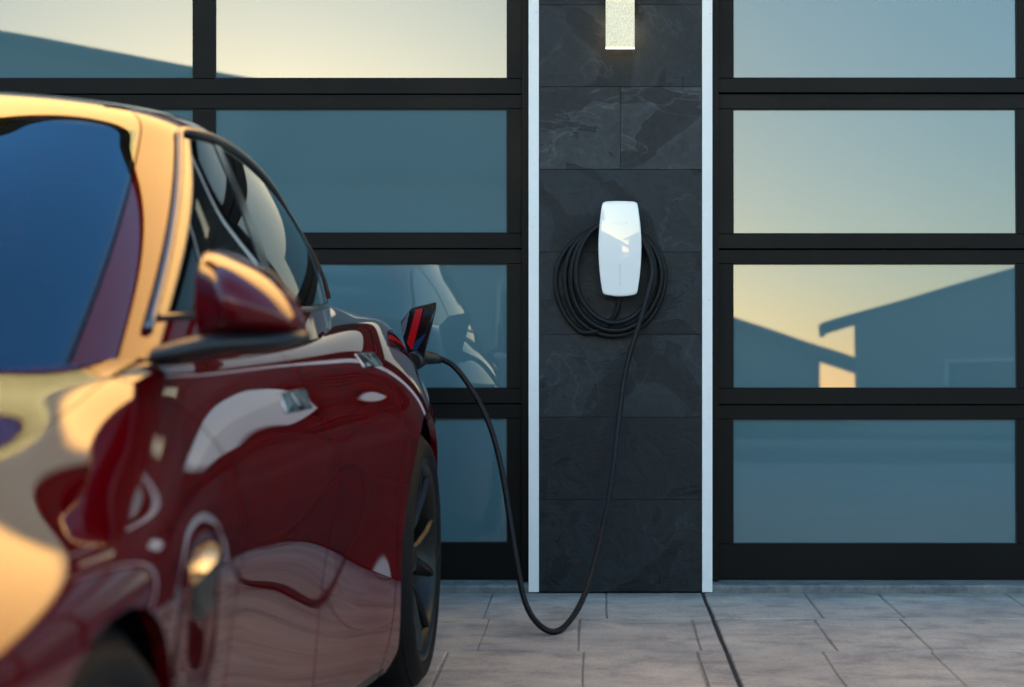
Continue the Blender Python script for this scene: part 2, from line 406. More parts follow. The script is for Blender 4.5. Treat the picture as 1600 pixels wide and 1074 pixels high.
garage_door(xd(1122), PR[-1][1] + .075, PR, [(905, 633, 850, 655), (632, 390, 607, 412), (389, 146.5, 366, 170), (145.5, -95, 123, -71)], 'frosted glass garage door right of the slate pillar', (-1.1, -1.43, -1.43, -1.43), 1)

# ------------------------------------------------------------------ garage building round the doors
bld = empty('garage_building', (0, .3, 0), label='pale stucco garage building above and around the two glass doors', cat='building')
ZT = zd(-110)
bld.location = (0, 0, 0)
MB().box(-6.6, 6.6, .0, .34, 2.60, 4.66).build('upper_wall', M['stucco'], bld)
MB().box(-6.7, 6.7, -.08, .42, 4.66, 4.73).build('parapet_cap', M['frame'], bld)
MB().box(-6.6, -5.3, .0, .34, .0, 2.598).build('end_wall', M['stucco'], bld)
MB().box(5.5, 6.6, .0, .34, .0, 2.598).build('end_wall', M['stucco'], bld)
for a, b in ((-5.3, XL0 - .001), (XR1 + .001, 5.5)):
    MB().box(a, b, .05, .3, ZT, 2.598).build('door_header', M['frame'], bld)
MB().box(xd(816) + .001, XL0 - .001, .06, .3, .034, ZT - .001).build('door_jamb', M['frame'], bld)
MB().box(XR1 + .001, xd(1122) - .001, .06, .3, .034, ZT - .001).build('door_jamb', M['frame'], bld)
MB().box(-5.3, PL[0][0] - .076, .06, .3, .034, ZT - .001).build('door_jamb', M['frame'], bld)
MB().box(PR[-1][1] + .076, 5.5, .06, .3, .034, ZT - .001).build('door_jamb', M['frame'], bld)
MB().box(-6.6, 6.6, .36, 7, 4.2, 4.3).build('roof_deck', M['frame'], bld)
MB().box(-6.6, -6.3, .36, 7, 0, 4.2).box(6.3, 6.6, .36, 7, 0, 4.2).box(-6.3, 6.3, 6.8, 7, 0, 4.2).build('rear_walls', M['stucco'], bld)
MB().box(-6.3, 6.3, .36, 6.8, .0, .03).build('garage_floor', M['joint'], kind='structure')

# ------------------------------------------------------------------ wall lamp
lp = empty('wall_lamp', (U(968.5, 0, 0).x, 0, U(0, 0, 0).z), label='lit seeded glass wall lamp at the top of the slate pillar', cat='wall lamp')
w = 22.3 / 420.0
zb = H - (74.5 - VY) / 425.0 - lp.location.z
MB().box(-w, w, -.075, -.069, zb, zb + .40).build('glass_front', M['seeded_glass'], lp, bevel=.001)
MB().box(-w, w, -.0765, -.0675, zb - .005, zb - .0005).build('glass_edge', M['glass_edge'], lp, bevel=.001)
MB().box(-w * .55, w * .55, -.066, -.010, zb + .12, zb + .36).build('lamp_housing', M['bronze'], lp, bevel=.003)
MB().box(-w * .8, w * .8, -.0095, -.001, zb + .10, zb + .38).build('back_plate', M['bronze'], lp, bevel=.002)
for sx in (-1, 1): MB().tube([(sx * (w - .0015), -.070, zb + .185), (sx * (w + .006), -.070, zb + .185)], .004, 10).build('glass_screw', M['bronze'], lp)
ld = bpy.data.lights.new('lamp_glow', 'POINT'); ld.energy = .17; ld.color = (1, .72, .40); ld.shadow_soft_size = .04
lo = bpy.data.objects.new('lamp_glow', ld); col.objects.link(lo); lo.parent = lp; lo.location = (0, -.042, zb + .07)

# ------------------------------------------------------------------ wall charger
ch = empty('wall_charger', U(968, 391, 0), label='white glass fronted electric car charger mounted on the slate pillar', cat='car charger')
def outline(n_side=14):
    """outline of the face in pixels relative to (968,391), y up"""
    L = [(-24, 74.5), (-31, 69), (-34, 40), (-35, 10), (-34.5, -15), (-31.5, -45), (-28, -66), (-22, -73)]
    return L
def rounded_outline():
    pts = [(-21, 75.0), (-26.2, 73.2), (-28.8, 67), (-32.2, 40), (-34.0, 15), (-33.9, -10), (-32.0, -38), (-28.6, -64), (-26.6, -70.5), (-22, -73), (-10, -75), (0, -75.6)]
    sp = spline(pts, 60)
    lft = [(p[0], p[1]) for p in sp]
    rgt = [(-p[0] - .5 * 0, p[1]) for p in sp[::-1]][1:]
    top = [(21 - 42 * i / 8, 75.0 + .7 * math.sin(math.pi * i / 8)) for i in range(1, 8)]
    return [(x / 432.0, y / 432.0) for x, y in lft + rgt + top]
OUT = rounded_outline()
def charger_face():
    nr = 26; v = []; f = []; n = len(OUT)
    Y0 = -.105
    def yy(x, z):
        return Y0 + .29 * x * x + .17 * z * z + .062 * x - .02 * z   # gently crowned glass
    prof = [(1.0, .018), (1.0, .008), (.994, .0028), (.982, .0008), (.965, .0)] + [(.965 * (1 - i / (nr - 1)) ** 1.0, 0) for i in range(1, nr - 1)]
    for s_, dy in prof:
        for (x, z) in OUT: v.append((x * s_, yy(x * s_, z * s_) + dy, z * s_))
    v.append((0, yy(0, 0), 0)); c = len(v) - 1
    for i in range(len(prof) - 1):
        f += [(i * n + k, i * n + (k + 1) % n, (i + 1) * n + (k + 1) % n, (i + 1) * n + k) for k in range(n)]
    f += [((len(prof) - 1) * n + k, (len(prof) - 1) * n + (k + 1) % n, c) for k in range(n)]
    return MB().add(v, f, True), yy
fm, fy = charger_face()
fm.build('glass_face', M['white_glass'], ch)
mb = MB(); v = []; n = len(OUT)
for s_, y_ in ((1.0, -.082), (.99, -.074), (.80, -.066), (.78, -.030), (.84, -.004), (.84, -.001)):
    v += [(x * s_, y_ + (.062 * x if y_ < -.07 else 0), z * s_) for x, z in OUT]
mb.add(v, [(i * n + k, i * n + (k + 1) % n, (i + 1) * n + (k + 1) % n, (i + 1) * n + k) for i in range(5) for k in range(n)], True)
mb.build('charger_body', M['black_plastic'], ch)
mb = MB()
for a, b in ((-24, -59),):
    z0, z1 = a / 432, b / 432; x = 0
    N = 8
    v = []; 
    for i in range(N + 1):
        z = z0 + (z1 - z0) * i / N
        v += [(-.0012, fy(0, z) - .0004, z), (.0012, fy(0, z) - .0004, z)]
    mb.add(v, [(2 * i, 2 * i + 1, 2 * i + 3, 2 * i + 2) for i in range(N)])
mb.build('status_light', M['led'], ch)
cu = bpy.data.curves.new('wordmark', 'FONT'); cu.body = 'TESLA'; cu.size = .0105; cu.space_character = 2.0; cu.align_x = 'CENTER'; cu.align_y = 'CENTER'; cu.extrude = .0002
to = bpy.data.objects.new('wordmark', cu); col.objects.link(to)
dg = bpy.context.evaluated_depsgraph_get(); me = bpy.data.meshes.new_from_object(to.evaluated_get(dg)); bpy.data.objects.remove(to)
me.materials.clear(); me.materials.append(M['logo'])
to = bpy.data.objects.new('wordmark', me); col.objects.link(to); to.parent = ch
zt = 40 / 432; to.location = (0, fy(0, zt) - .0006, zt); to.rotation_euler = (R(90) + math.atan(.34 * zt), 0, math.atan(.062))

# ------------------------------------------------------------------ charging cable
loops = [(866, 1044, 355, 532), (880, 1036, 351, 524), (890, 1030, 349, 516), (900, 1018, 347, 503)]
pts = [U(967, 462, -.055), U(966, 480, -.05), U(957, 500, -.04), U(943, 513, -.032), U(918, 520, -.026)]
n = 44; K = len(loops)
tot = int(n * (K - .36))
for i in range(tot):
    a = 2 * math.pi * i / n                    # clockwise seen from the front, from the lower left
    th = R(236) - a; k = min(a / (2 * math.pi), K - 1)
    k0 = min(int(k), K - 1); k1 = min(k0 + 1, K - 1); ft = k - k0
    l, r_, t, b = [loops[k0][q] * (1 - ft) + loops[k1][q] * ft for q in range(4)]
    px = (l + r_) / 2 + (r_ - l) / 2 * math.cos(th) * (1 + .02 * math.sin(3 * th + k0)); py = (t + b) / 2 - (b - t) / 2 * math.sin(th)
    pts.append(U(px, py, -.016 - .0165 * (a / (2 * math.pi)) - .004 * math.sin(th)))
run = [(1019, 418, -.078), (1014, 452, -.090), (1004, 490, -.098), (986, 548, -.105), (974, 600, -.115), (967, 655, -.14), (961, 705, -.18), (952, 775, -.26), (937, 845, -.40), (915, 925, -.60), (888, 973, -.77), (860, 987, -.862), (831, 963, -.83), (812, 905, -.76), (798, 820, -.69), (784, 735, -.64), (764, 662, -.60), (735, 606, -.57), (707, 571, -.55), (688, 561, -.54)]
pts = pts[:-2] + [U(*q) for q in run]
cp = spline(pts, 760)
cb = empty('charging_cable', U(860, 987, -.862), label='black charging cable coiled round the charger and plugged into the red car', cat='cable')
cb.location.z = 0
cl = cb.location
MB().tube([Vector(p) - cl for p in cp], .0098, 14).build('cable_cord', M['cable'], cb)
# ------------------------------------------------------------------ houses across the street (seen mirrored in the glass)
def gable_house(name_label, x0, x1, xa, za, zl, zr, yf, depth, ov, wins, grp='low houses across the street', rot=0, piv=None, thick=.16):
    """gable facing the street: eaves at (x0-ov, zl), (x1+ov, zr), apex (xa, za); front wall at yf"""
    h = empty('house', ((x0 + x1) / 2 if piv is None else piv, yf, -.14), rz=R(rot), label=name_label, cat='house', group=grp)
    ox, oz = h.location.x, h.location.z
    sl = (za - zl) / (xa - (x0 - ov)); sr = (za - zr) / ((x1 + ov) - xa)
    t = thick
    zwl = zl + sl * ov - t; zwr = zr + sr * ov - t
    P = [(x0, 0), (x1, 0), (x1, zwr), (xa, za - t), (x0, zwl)]
    MB().quadprism([(x - ox, 0, z - (oz if z else 0)) for x, z in P], (0, -depth, 0)).build('wall', M['house_wall'], h)
    for (xe, ze, s) in ((x0 - ov, zl, 1), (x1 + ov, zr, -1)):
        MB().quadprism([(xe - ox, .45, ze - oz), (xa - ox, .45, za - oz), (xa - ox, .45, za - t + .01 - oz), (xe - ox, .45, ze - t + .01 - oz)], (0, -depth - .9, 0)).build('roof', M['roof_tile'], h)
        MB().box(min(xe, xe + s * .02) - ox - .05, max(xe, xe + s * .02) - ox + .05, -depth - .3, .4, ze - t - min(.06, t * .4) - oz, ze - t + .04 - oz).build('gutter', M['frame'], h)
    for (wx, wz, ww, wh) in wins:
        fr = MB().box(-ww / 2 - .07, ww / 2 + .07, .002, .05, -.07, wh + .07).build('window', M['trim'], h, loc=(wx - ox, 0, wz - oz))
        MB().box(-ww / 2, ww / 2, .052, .06, 0, wh).build('pane', M['window_dark'], fr)
    return h
gable_house('large gabled house across the street mirrored at the top left', -22.4, -6.0, -14.5, 6.78, 5.4, 5.12, -22, 9, .75, [(-18, 3.2, 1.6, 1.2), (-13, 3.2, 1.6, 1.2), (-8.5, 3.2, 1.6, 1.2), (-17, .6, 1.8, 1.4), (-9.5, .6, 1.8, 1.4)])
wing = empty('house_wing', (-2.6, -22.6, -.14), label='long ridged house wing joining the large gabled house', cat='house', group='low houses across the street')
ox, oy, oz = wing.location
MB().box(-6.0 - ox, 1.1 - ox, -7.2, 0, 0, 3.75 - oz).build('wall', M['house_wall'], wing)
for s in (1, -1):
    MB().quadprism([(-6.2 - ox, -3.6 + s * 4.1, 3.62 - oz), (-6.2 - ox, -3.6, 5.30 - oz), (-6.2 - ox, -3.6, 5.16 - oz), (-6.2 - ox, -3.6 + s * 4.1, 3.48 - oz)], (7.7, 0, 0)).build('roof', M['roof_tile'], wing)
for gx, gf in ((-6.0, (0, 1, 2)), (1.1, (0, 2, 1))):
    MB().add([(gx - ox, 0, 3.7 - oz), (gx - ox, -7.2, 3.7 - oz), (gx - ox, -3.6, 5.1 - oz)], [gf]).build('gable', M['house_wall'], wing)
for wx in (-4.2, -1.0):
    fr = MB().box(-.8, .8, .002, .05, -.05, 1.25).build('window', M['trim'], wing, loc=(wx - ox, 0, 1.2)); MB().box(-.73, .73, .052, .06, .02, 1.18).build('pane', M['window_dark'], fr)
gable_house('low house with a long descending roof and open end bay', -7.0, 6.05, 0.2, 4.62, 2.2, 2.03, -40, 9, 1.5, [(2, .7, 1.5, .9)], rot=9.0, piv=7.55, thick=.26)
gable_house('nearer house on the right with a wide low pitched roof', 5.36, 19.0, 12.2, 4.66, 2.46, 2.46, -28, 3.4, .72, [(8, .6, 1.6, 1.1), (14, .6, 1.6, 1.1)], rot=8.0, piv=4.64, thick=.07)
gable_house('house far to the left across the street', -44, -27, -35, 6.0, 4.6, 4.6, -23, 9, .7, [(-40, .8, 1.6, 1.2), (-31, .8, 1.6, 1.2)])
gable_house('house far to the right across the street', 24, 38, 31, 5.4, 3.9, 3.9, -25, 9, .7, [(28, .8, 1.6, 1.2), (34, .8, 1.6, 1.2)])
def shrub(name, label, c, r, n, m, h=1.0):
    mb = MB(); 
    for i in range(n):
        a = random.uniform(0, 6.283); e = math.asin(random.uniform(-.2, 1)); q = r * random.uniform(.55, 1.0)
        p = Vector((math.cos(a) * math.cos(e) * q, math.sin(a) * math.cos(e) * q * .7, max(.02, math.sin(e) * q * h + .15 * r)))
        d1 = Vector((random.gauss(0, 1), random.gauss(0, 1), random.gauss(0, 1))).normalized() * .07; d2 = Vector((random.gauss(0, 1), random.gauss(0, 1), random.gauss(0, 1))).normalized() * .05
        mb.add([p - d1, p + d2, p + d1, p - d2], [(0, 1, 2, 3)])
    return mb.build(name, m, loc=c, label=label, cat='shrub', group='shrubs across the street')
M['leaf'] = mat('leaf', (.05, .075, .025), .7)
for i, (x, y, r, w_) in enumerate([(2.6, -24, .6, 'beside the long house wing'), (4.2, -27, .5, 'left of the low pitched house'), (5.75, -37.6, .85, 'in front of the open end bay'), (9.8, -26, .6, 'under the window of the low pitched house')]):
    shrub('shrub', 'leafy round shrub ' + w_, (x, y, -.15), r, 900, M['leaf'])
# ------------------------------------------------------------------ the red car
def carpaint():
    m = mat('red_paint', (.30, .004, .010), .4, .0, Specular_IOR_Level=0)
    b = pb(m); b.inputs['Coat Weight'].default_value = 1; b.inputs['Coat Roughness'].default_value = .015; b.inputs['Coat IOR'].default_value = 1.5
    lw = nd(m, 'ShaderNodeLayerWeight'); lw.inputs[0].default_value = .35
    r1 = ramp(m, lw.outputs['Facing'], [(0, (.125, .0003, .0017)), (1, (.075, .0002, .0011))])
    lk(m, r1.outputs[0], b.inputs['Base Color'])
    return m
M['paint'] = carpaint()
M['car_black'] = mat('gloss_black', (.006, .006, .007), .12, 0)
M['satin_black'] = mat('satin_black', (.010, .011, .011), .38)
M['chrome'] = mat('dark_chrome', (.35, .35, .36), .12, 1)
M['trim_metal'] = mat('trim_metal', (.22, .21, .20), .32, 1)
M['disc'] = mat('disc', (.10, .10, .10), .35, 1)
M['tyre'] = mat('tyre', (.005, .005, .005), .7, Specular_IOR_Level=.2)
M['rim'] = mat('rim', (.005, .005, .0055), .34, .3)
M['cabin'] = mat('cabin', (.006, .006, .007), .9, Specular_IOR_Level=.1)
M['seat_cover'] = mat('seat_cover', (.16, .16, .165), .6)
M['dash'] = mat('dash', (.07, .07, .075), .6)
m = M['red_lens'] = mat('red_lens', (.16, .003, .003), .08); pb(m).inputs['Coat Weight'].default_value = 1
M['red_strip'] = mat('red_strip', (.5, .003, .006), .3)
M['clear_lens'] = mat('clear_lens', (.25, .25, .27), .05, .5)
def glassmat(name, tint, op, refl=(1, 1, 1)):
    m = bpy.data.materials.new(name); m.use_nodes = True; nt = m.node_tree; nt.nodes.clear()
    out = nt.nodes.new('ShaderNodeOutputMaterial'); tr = nt.nodes.new('ShaderNodeBsdfTransparent'); tr.inputs[0].default_value = (*tint, 1)
    gl = nt.nodes.new('ShaderNodeBsdfGlossy'); gl.inputs['Roughness'].default_value = .004; gl.inputs[0].default_value = (*refl, 1)
    fr = nt.nodes.new('ShaderNodeFresnel'); fr.inputs[0].default_value = op
    geo = nt.nodes.new('ShaderNodeNewGeometry')
    mx = nt.nodes.new('ShaderNodeMixShader'); nt.links.new(fr.outputs[0], mx.inputs[0]); nt.links.new(tr.outputs[0], mx.inputs[1]); nt.links.new(gl.outputs[0], mx.inputs[2])
    nt.links.new(mx.outputs[0], out.inputs[0]); return m
M['windscreen'] = glassmat('windscreen', (.50, .58, .62), 2.35, (.40, .64, .82))
M['side_glass'] = glassmat('side_glass', (.10, .12, .12), 1.60)
M['roof_glass'] = mat('roof_glass', (.006, .006, .008), .02, 0); pb(M['roof_glass']).inputs['IOR'].default_value = 1.75

YAW = R(1.54)
cb_ = Vector((math.sin(YAW), math.cos(YAW), 0)); cl_ = Vector((math.cos(YAW), -math.sin(YAW), 0))
UC, HC = 4.54, 1.53
org = Vector((0, -D, 0)) + cb_ * UC - cl_ * HC
car = empty('parked_car', org, -YAW, label='glossy dark red saloon car reversed up to the left garage door, charging', cat='car')
def c2l(u, h, z): return (h, -u, z)
def w2l(p):
    d = Vector(p) - org; return Vector((d.dot(cl_), d.dot(cb_), p[2]))

def bsp(n, q):
    """clamped uniform cubic b-spline basis, n controls, q in 0..1 -> (len q, n)"""
    k = 3; kn = np.concatenate([[0] * k, np.linspace(0, 1, n - k + 1), [1] * k]); q = np.clip(q, 0, 1 - 1e-9)
    B = [((kn[i] <= q) & (q < kn[i + 1])).astype(float) for i in range(len(kn) - 1)]
    for d in range(1, k + 1):
        B = [(((q - kn[i]) / (kn[i + d] - kn[i]) * B[i]) if kn[i + d] > kn[i] else 0) + (((kn[i + d + 1] - q) / (kn[i + d + 1] - kn[i + 1]) * B[i + 1]) if kn[i + d + 1] > kn[i + 1] else 0) for i in range(len(B) - 1)]
    return np.stack([b if hasattr(b, 'shape') else np.zeros(len(q)) for b in B], 1)

def surface(C, ns, nt, sq=None, tq=None):
    """C[i][j] = (u,h,z) -> dict with P (ns,nt,3), N, S, T  in car local axes"""
    C = np.array(C, float); n, m = C.shape[:2]
    s = np.linspace(0, 1, ns) if sq is None else sq; t = np.linspace(0, 1, nt) if tq is None else tq
    ev = lambda a, b: np.einsum('si,ijk,tj->stk', bsp(n, a), C, bsp(m, b))
    P = ev(s, t); e = 1e-4
    ds = ev(np.minimum(s + e, 1), t) - ev(np.maximum(s - e, 0), t)
    dt = ev(s, np.minimum(t + e, 1)) - ev(s, np.maximum(t - e, 0))
    cv = lambda A: np.stack([A[..., 1], -A[..., 0], A[..., 2]], -1)
    P, ds, dt = cv(P), cv(ds), cv(dt)
    N = np.cross(ds, dt); L = np.linalg.norm(N, axis=-1, keepdims=True)
    bad = L[..., 0] < 1e-13
    N = N / np.maximum(L, 1e-15)
    if bad.any():
        for i, j in np.argwhere(bad):
            jj = j - 1 if j == len(t) - 1 else j + 1 if j == 0 else j
            ii = i + 1 if i == 0 else i - 1 if i == len(s) - 1 else i
            N[i, j] = N[i, jj] if not bad[i, jj] else N[ii, jj]
    S, T = np.meshgrid(s, t, indexing='ij')
    V = np.concatenate([P, N, S[..., None], T[..., None]], -1).reshape(-1, 8)
    a, b = P.shape[:2]; I = np.arange(a * b).reshape(a, b)
    q = np.stack([I[:-1, :-1], I[1:, :-1], I[1:, 1:], I[:-1, 1:]], -1).reshape(-1, 4)
    tri = np.concatenate([q[:, [0, 1, 2]], q[:, [0, 2, 3]]])
    return V, tri

def clip(V, tri, phi):
    """keep phi >= 0"""
    p = phi(V); s = p[tri] >= 0; k = s.sum(1)
    keep = tri[k == 3]; mixed = tri[(k > 0) & (k < 3)]
    newv = []; cache = {}; out = []; base = len(V)
    def cut(a, b):
        key = (a, b) if a < b else (b, a)
        if key not in cache:
            x, y = key; w = p[x] / (p[x] - p[y]); nv = V[x] * (1 - w) + V[y] * w; nv[3:6] /= max(np.linalg.norm(nv[3:6]), 1e-9)
            cache[key] = base + len(newv); newv.append(nv)
        return cache[key]
    for t in mixed:
        poly = []
        for i in range(3):
            a, b = int(t[i]), int(t[(i + 1) % 3]); pa, pb2 = p[a] >= 0, p[b] >= 0
            if pa: poly.append(a)
            if pa != pb2: poly.append(cut(a, b))
        for i in range(1, len(poly) - 1): out.append((poly[0], poly[i], poly[i + 1]))
    if newv: V = np.concatenate([V, np.array(newv)])
    T = np.concatenate([keep, np.array(out, int).reshape(-1, 3)])
    return V, T

def panel(name, V, tri, phis, m, parent=None, depth=.018, mirror=False, off=0.0, lip=None, both=False):
    for f in phis: V, tri = clip(V, tri, f)
    used, inv = np.unique(tri, return_inverse=True); tri = inv.reshape(-1, 3); V = V[used].copy()
    P = V[:, :3] + V[:, 3:6] * off; N = V[:, 3:6]
    # weld check for degenerate triangles
    a, b, c = P[tri[:, 0]], P[tri[:, 1]], P[tri[:, 2]]
    ok = np.linalg.norm(np.cross(b - a, c - a), axis=1) > 1e-12; tri = tri[ok]
    verts = [P]; norms = [N]; faces = [tri]
    if depth:
        from collections import Counter
        E = {}
        for t in tri.tolist():
            for i in range(3):
                e = (t[i], t[(i + 1) % 3]); E[e] = 1
        bd = [e for e in E if (e[1], e[0]) not in E and abs(P[e[0]][0]) + abs(P[e[1]][0]) > 4e-4]
        if bd:
            bd = np.array(bd); A, B = P[bd[:, 0]], P[bd[:, 1]]; Na, Nb = N[bd[:, 0]], N[bd[:, 1]]
            side = np.cross(B - A, (Na + Nb) / 2); side /= np.maximum(np.linalg.norm(side, axis=1, keepdims=True), 1e-9)
            base = len(P); k = len(bd)
            verts += [A, B, B - Nb * depth, A - Na * depth]; norms += [side] * 4
            i = np.arange(k)
            faces += [np.stack([base + i + k, base + i, base + i + 3 * k], 1), np.stack([base + i + k, base + i + 3 * k, base + i + 2 * k], 1)]
    P = np.concatenate(verts); N = np.concatenate(norms); Fc = np.concatenate(faces)
    def make(P, N, Fc):
        me = bpy.data.meshes.new(name); me.vertices.add(len(P)); me.vertices.foreach_set('co', P.ravel())
        me.loops.add(len(Fc) * 3); me.loops.foreach_set('vertex_index', Fc.ravel().astype(np.int32))
        me.polygons.add(len(Fc)); me.polygons.foreach_set('loop_start', np.arange(0, len(Fc) * 3, 3, dtype=np.int32))
        me.polygons.foreach_set('use_smooth', np.ones(len(Fc), bool))
        me.update(calc_edges=True); me.validate()
        if len(me.vertices) == len(N): me.normals_split_custom_set_from_vertices(N.tolist())
        me.materials.append(m)
        o = bpy.data.objects.new(name, me); col.objects.link(o); o.parent = parent or car
        return o
    flip = np.array([-1, 1, 1])
    if mirror == 'join':
        n = len(P); P2 = np.concatenate([P, P * flip]); N2 = np.concatenate([N, N * flip]); F2 = np.concatenate([Fc, Fc[:, ::-1] + n])
        return make(P2, N2, F2)
    o = make(P, N, Fc)
    if mirror: make(P * flip, N * flip, Fc[:, ::-1])
    return o

# ---- lower body control net: each station gives levels sill .. centre line
#        u(ref)   W     crest h/z     deck h/z        centre z   lower tuck
def station(u, W, ch_, cz, dh, dz, z0, tuck=.03, ub=None):
    lv = [(W - .045 - tuck, .125), (W - .012 - tuck, .185), (W - .006 - tuck * .9, .36), (W - .008 - tuck * .5, .50), (W, .64), (W + .004, .735), (W - .030, .83), (ch_ + .028, cz - .045), (ch_ - .012, cz), (ch_ - .10, cz + (dz - cz) * .25), (dh, dz), (dh * .5, (dz + z0) / 2 + .01), (0, z0)]
    return [(u, h, z) for h, z in lv]
C = []
def endst(us, hs, zs): C.append([(u, h, z) for u, h, z in zip(us, hs, zs)])
zn = [.17, .20, .28, .38, .48, .56, .61, .64, .66, .665, .67, .675, .68]
nose = [3.78, 3.80, 3.85, 3.87, 3.87, 3.86, 3.84, 3.82, 3.79, 3.77, 3.75, 3.74, 3.74]
endst(nose, [0] * 13, zn)
endst(nose, [.25, .27, .28, .28, .28, .28, .28, .27, .26, .22, .15, .07, 0], zn)
endst([u - .08 for u in nose], [.58, .62, .64, .65, .65, .64, .63, .61, .58, .50, .36, .17, 0], [z + (.01 if i > 5 else 0) for i, z in enumerate(zn)])
endst([u - .22 for u in nose], [.82, .86, .88, .89, .89, .88, .86, .83, .77, .66, .48, .24, 0], [.17, .20, .29, .40, .50, .57, .62, .65, .675, .70, .72, .73, .735])
KN = [  # u, W, crest h, crest z, deck z, centre z, tuck, inset5, inset6
 (3.42, .962, .79, .730, .785, .802, .0, -.004, .022), (3.20, 1.003, .815, .808, .812, .826, .0, -.004, .024), (2.95, 1.012, .828, .838, .832, .848, .0, -.004, .028),
 (2.66, .998, .824, .850, .846, .866, .01, -.004, .030), (2.40, .958, .812, .880, .900, .925, .02, -.004, .030), (2.15, .925, .803, .935, .960, .985, .03, -.003, .030), (1.90, .912, .800, .946, .940, .95, .035, -.002, .030),
 (1.20, .912, .800, .952, .90, .90, .040, .0, .030), (.70, .922, .796, .966, .93, .92, .02, .0, .034), (.35, .950, .790, .982, .965, .94, .0, .0, .040),
 (.05, .962, .780, .997, 1.00, .97, .0, .004, .050), (-.30, .945, .758, 1.012, 1.035, 1.02, .0, .012, .060), (-.60, .902, .725, 1.024, 1.062, 1.06, .0, .018, .060), (-.80, .862, .690, 1.028, 1.08, 1.09, .0, .020, .058)]
KN = np.array(KN[::-1])
for u in (3.40, 3.22, 3.03, 2.84, 2.65, 2.46, 2.27, 2.08, 1.87, 1.6, 1.3, 1.0, .72, .46, .22, 0, -.2, -.4, -.58, -.75):
    W_, ch0, cz0, dz0, z00, tk, i5, i6 = [float(nspl(KN[:, 0], KN[:, k], np.array([u]))[0]) for k in range(1, 9)]
    q = station(u, W_, ch0, cz0, .48, dz0, z00, tk)
    q[5] = (u, W_ - i5, .64 + (cz0 - .64) * .30); q[6] = (u, W_ - i6, .64 + (cz0 - .64) * .585); q[7] = (u, ch0 + .036, cz0 - .030)
    C.append(q)
C.append([(-.90, .76, .20), (-.91, .80, .24), (-.92, .825, .36), (-.93, .832, .50), (-.93, .832, .64), (-.93, .815, .735), (-.93, .785, .84), (-.94, .71, .975), (-.94, .665, 1.025), (-.95, .57, 1.048), (-.96, .38, 1.085), (-.965, .19, 1.10), (-.965, 0, 1.105)])
C.append([(-1.02, .64, .20), (-1.04, .69, .24), (-1.06, .72, .36), (-1.07, .73, .50), (-1.06, .73, .64), (-1.04, .72, .735), (-1.02, .70, .84), (-1.005, .64, .975), (-1.00, .59, 1.033), (-1.00, .52, 1.055), (-1.0, .35, 1.09), (-1.0, .17, 1.105), (-1.0, 0, 1.11)])
C.append([(-1.08, .40, .20), (-1.11, .45, .24), (-1.15, .48, .36), (-1.16, .48, .50), (-1.15, .48, .64), (-1.11, .48, .735), (-1.07, .46, .83), (-1.045, .44, .975), (-1.02, .42, 1.045), (-1.015, .36, 1.07), (-1.01, .25, 1.10), (-1.01, .12, 1.11), (-1.01, 0, 1.112)])
tl_u = [-1.09, -1.12, -1.165, -1.18, -1.165, -1.12, -1.08, -1.05, -1.03, -1.02, -1.015, -1.01, -1.01]
endst(tl_u, [.2, .2, .22, .22, .22, .22, .2, .2, .2, .18, .12, .06, 0], [.20, .24, .36, .50, .64, .735, .83, .98, 1.055, 1.08, 1.10, 1.11, 1.114])
endst(tl_u, [0] * 13, [.20, .24, .36, .50, .64, .735, .83, .985, 1.06, 1.085, 1.105, 1.112, 1.116])
BV, BT = surface(C, 300, 120)
uu = lambda V: -V[:, 1]; hh = lambda V: V[:, 0]; zz = lambda V: V[:, 2]; ss = lambda V: V[:, 6]; tt = lambda V: V[:, 7]
G = .0036   # half of a panel gap
def pl(pts):
    """u as a function of z through points"""
    zs = np.array([p[1] for p in pts]); us = np.array([p[0] for p in pts])
    zq = np.linspace(zs[0], zs[-1], 200); uq = nspl(zs, us, zq)
    return lambda V: np.interp(zz(V), zq, uq)
dA = pl([(1.96, .15), (1.97, .45), (1.98, .70), (2.06, .82), (2.20, .90), (2.34, .96)])
dB = pl([(1.17, .15), (1.16, .50), (1.18, .80), (1.245, .95), (1.25, 1.0)])
dC = pl([(.50, .15), (.46, .30), (.44, .52), (.41, .70), (.34, .84), (.20, .93), (.00, .985), (-.10, 1.02)])
TC = None
# crest parameter: level 8 of 12
tcrest = (8 - 1.0) / (13 - 3)          # greville-like position of the crest control
tcr = .655
def arch(u0, r=.402, zc=.350): return lambda V: np.hypot(uu(V) - u0, (zz(V) - zc)) - r
wide = lambda V: np.clip((.95 - uu(V)) / .6, 0, 1)
side = lambda V: tcr + .035 + .15 * wide(V) - tt(V)
deck = lambda V: tt(V) - tcr - .04
sillcut = lambda V: zz(V) - .15
A_, B_, C_ = (lambda V: uu(V) - dA(V)), (lambda V: uu(V) - dB(V)), (lambda V: uu(V) - dC(V))
gp_ = lambda f, s: (lambda V: s * f(V) - G)
cowl_u = lambda V: np.interp(hh(V), [0, .2, .42, .60, .703, .75, .775, .80], [2.462, 2.452, 2.40, 2.292, 2.195, 2.12, 2.03, 1.93])
hood_t = lambda V: tt(V) - (tcr + .045)
bump_f = lambda V: uu(V) - (3.37 - .35 * (zz(V) - .7))
bump_r = lambda V: -(uu(V) + .72 + .9 * np.clip(zz(V) - .80, 0, 1)) 
rear_low = lambda V: .835 - zz(V)
fender = panel('front_fender', BV, BT, [gp_(A_, 1), gp_(bump_f, -1), lambda V: -hood_t(V) - .0015, arch(2.88, .358, .338)], M['paint'], mirror=True)
hl = lambda V: np.minimum.reduce([hh(V) - .46 - .3 * (3.62 - uu(V)), (zz(V) - (.585 + .05 * (3.7 - uu(V)))) * 1.0, (.668 + .07 * (3.62 - uu(V))) - zz(V), uu(V) - 3.40])
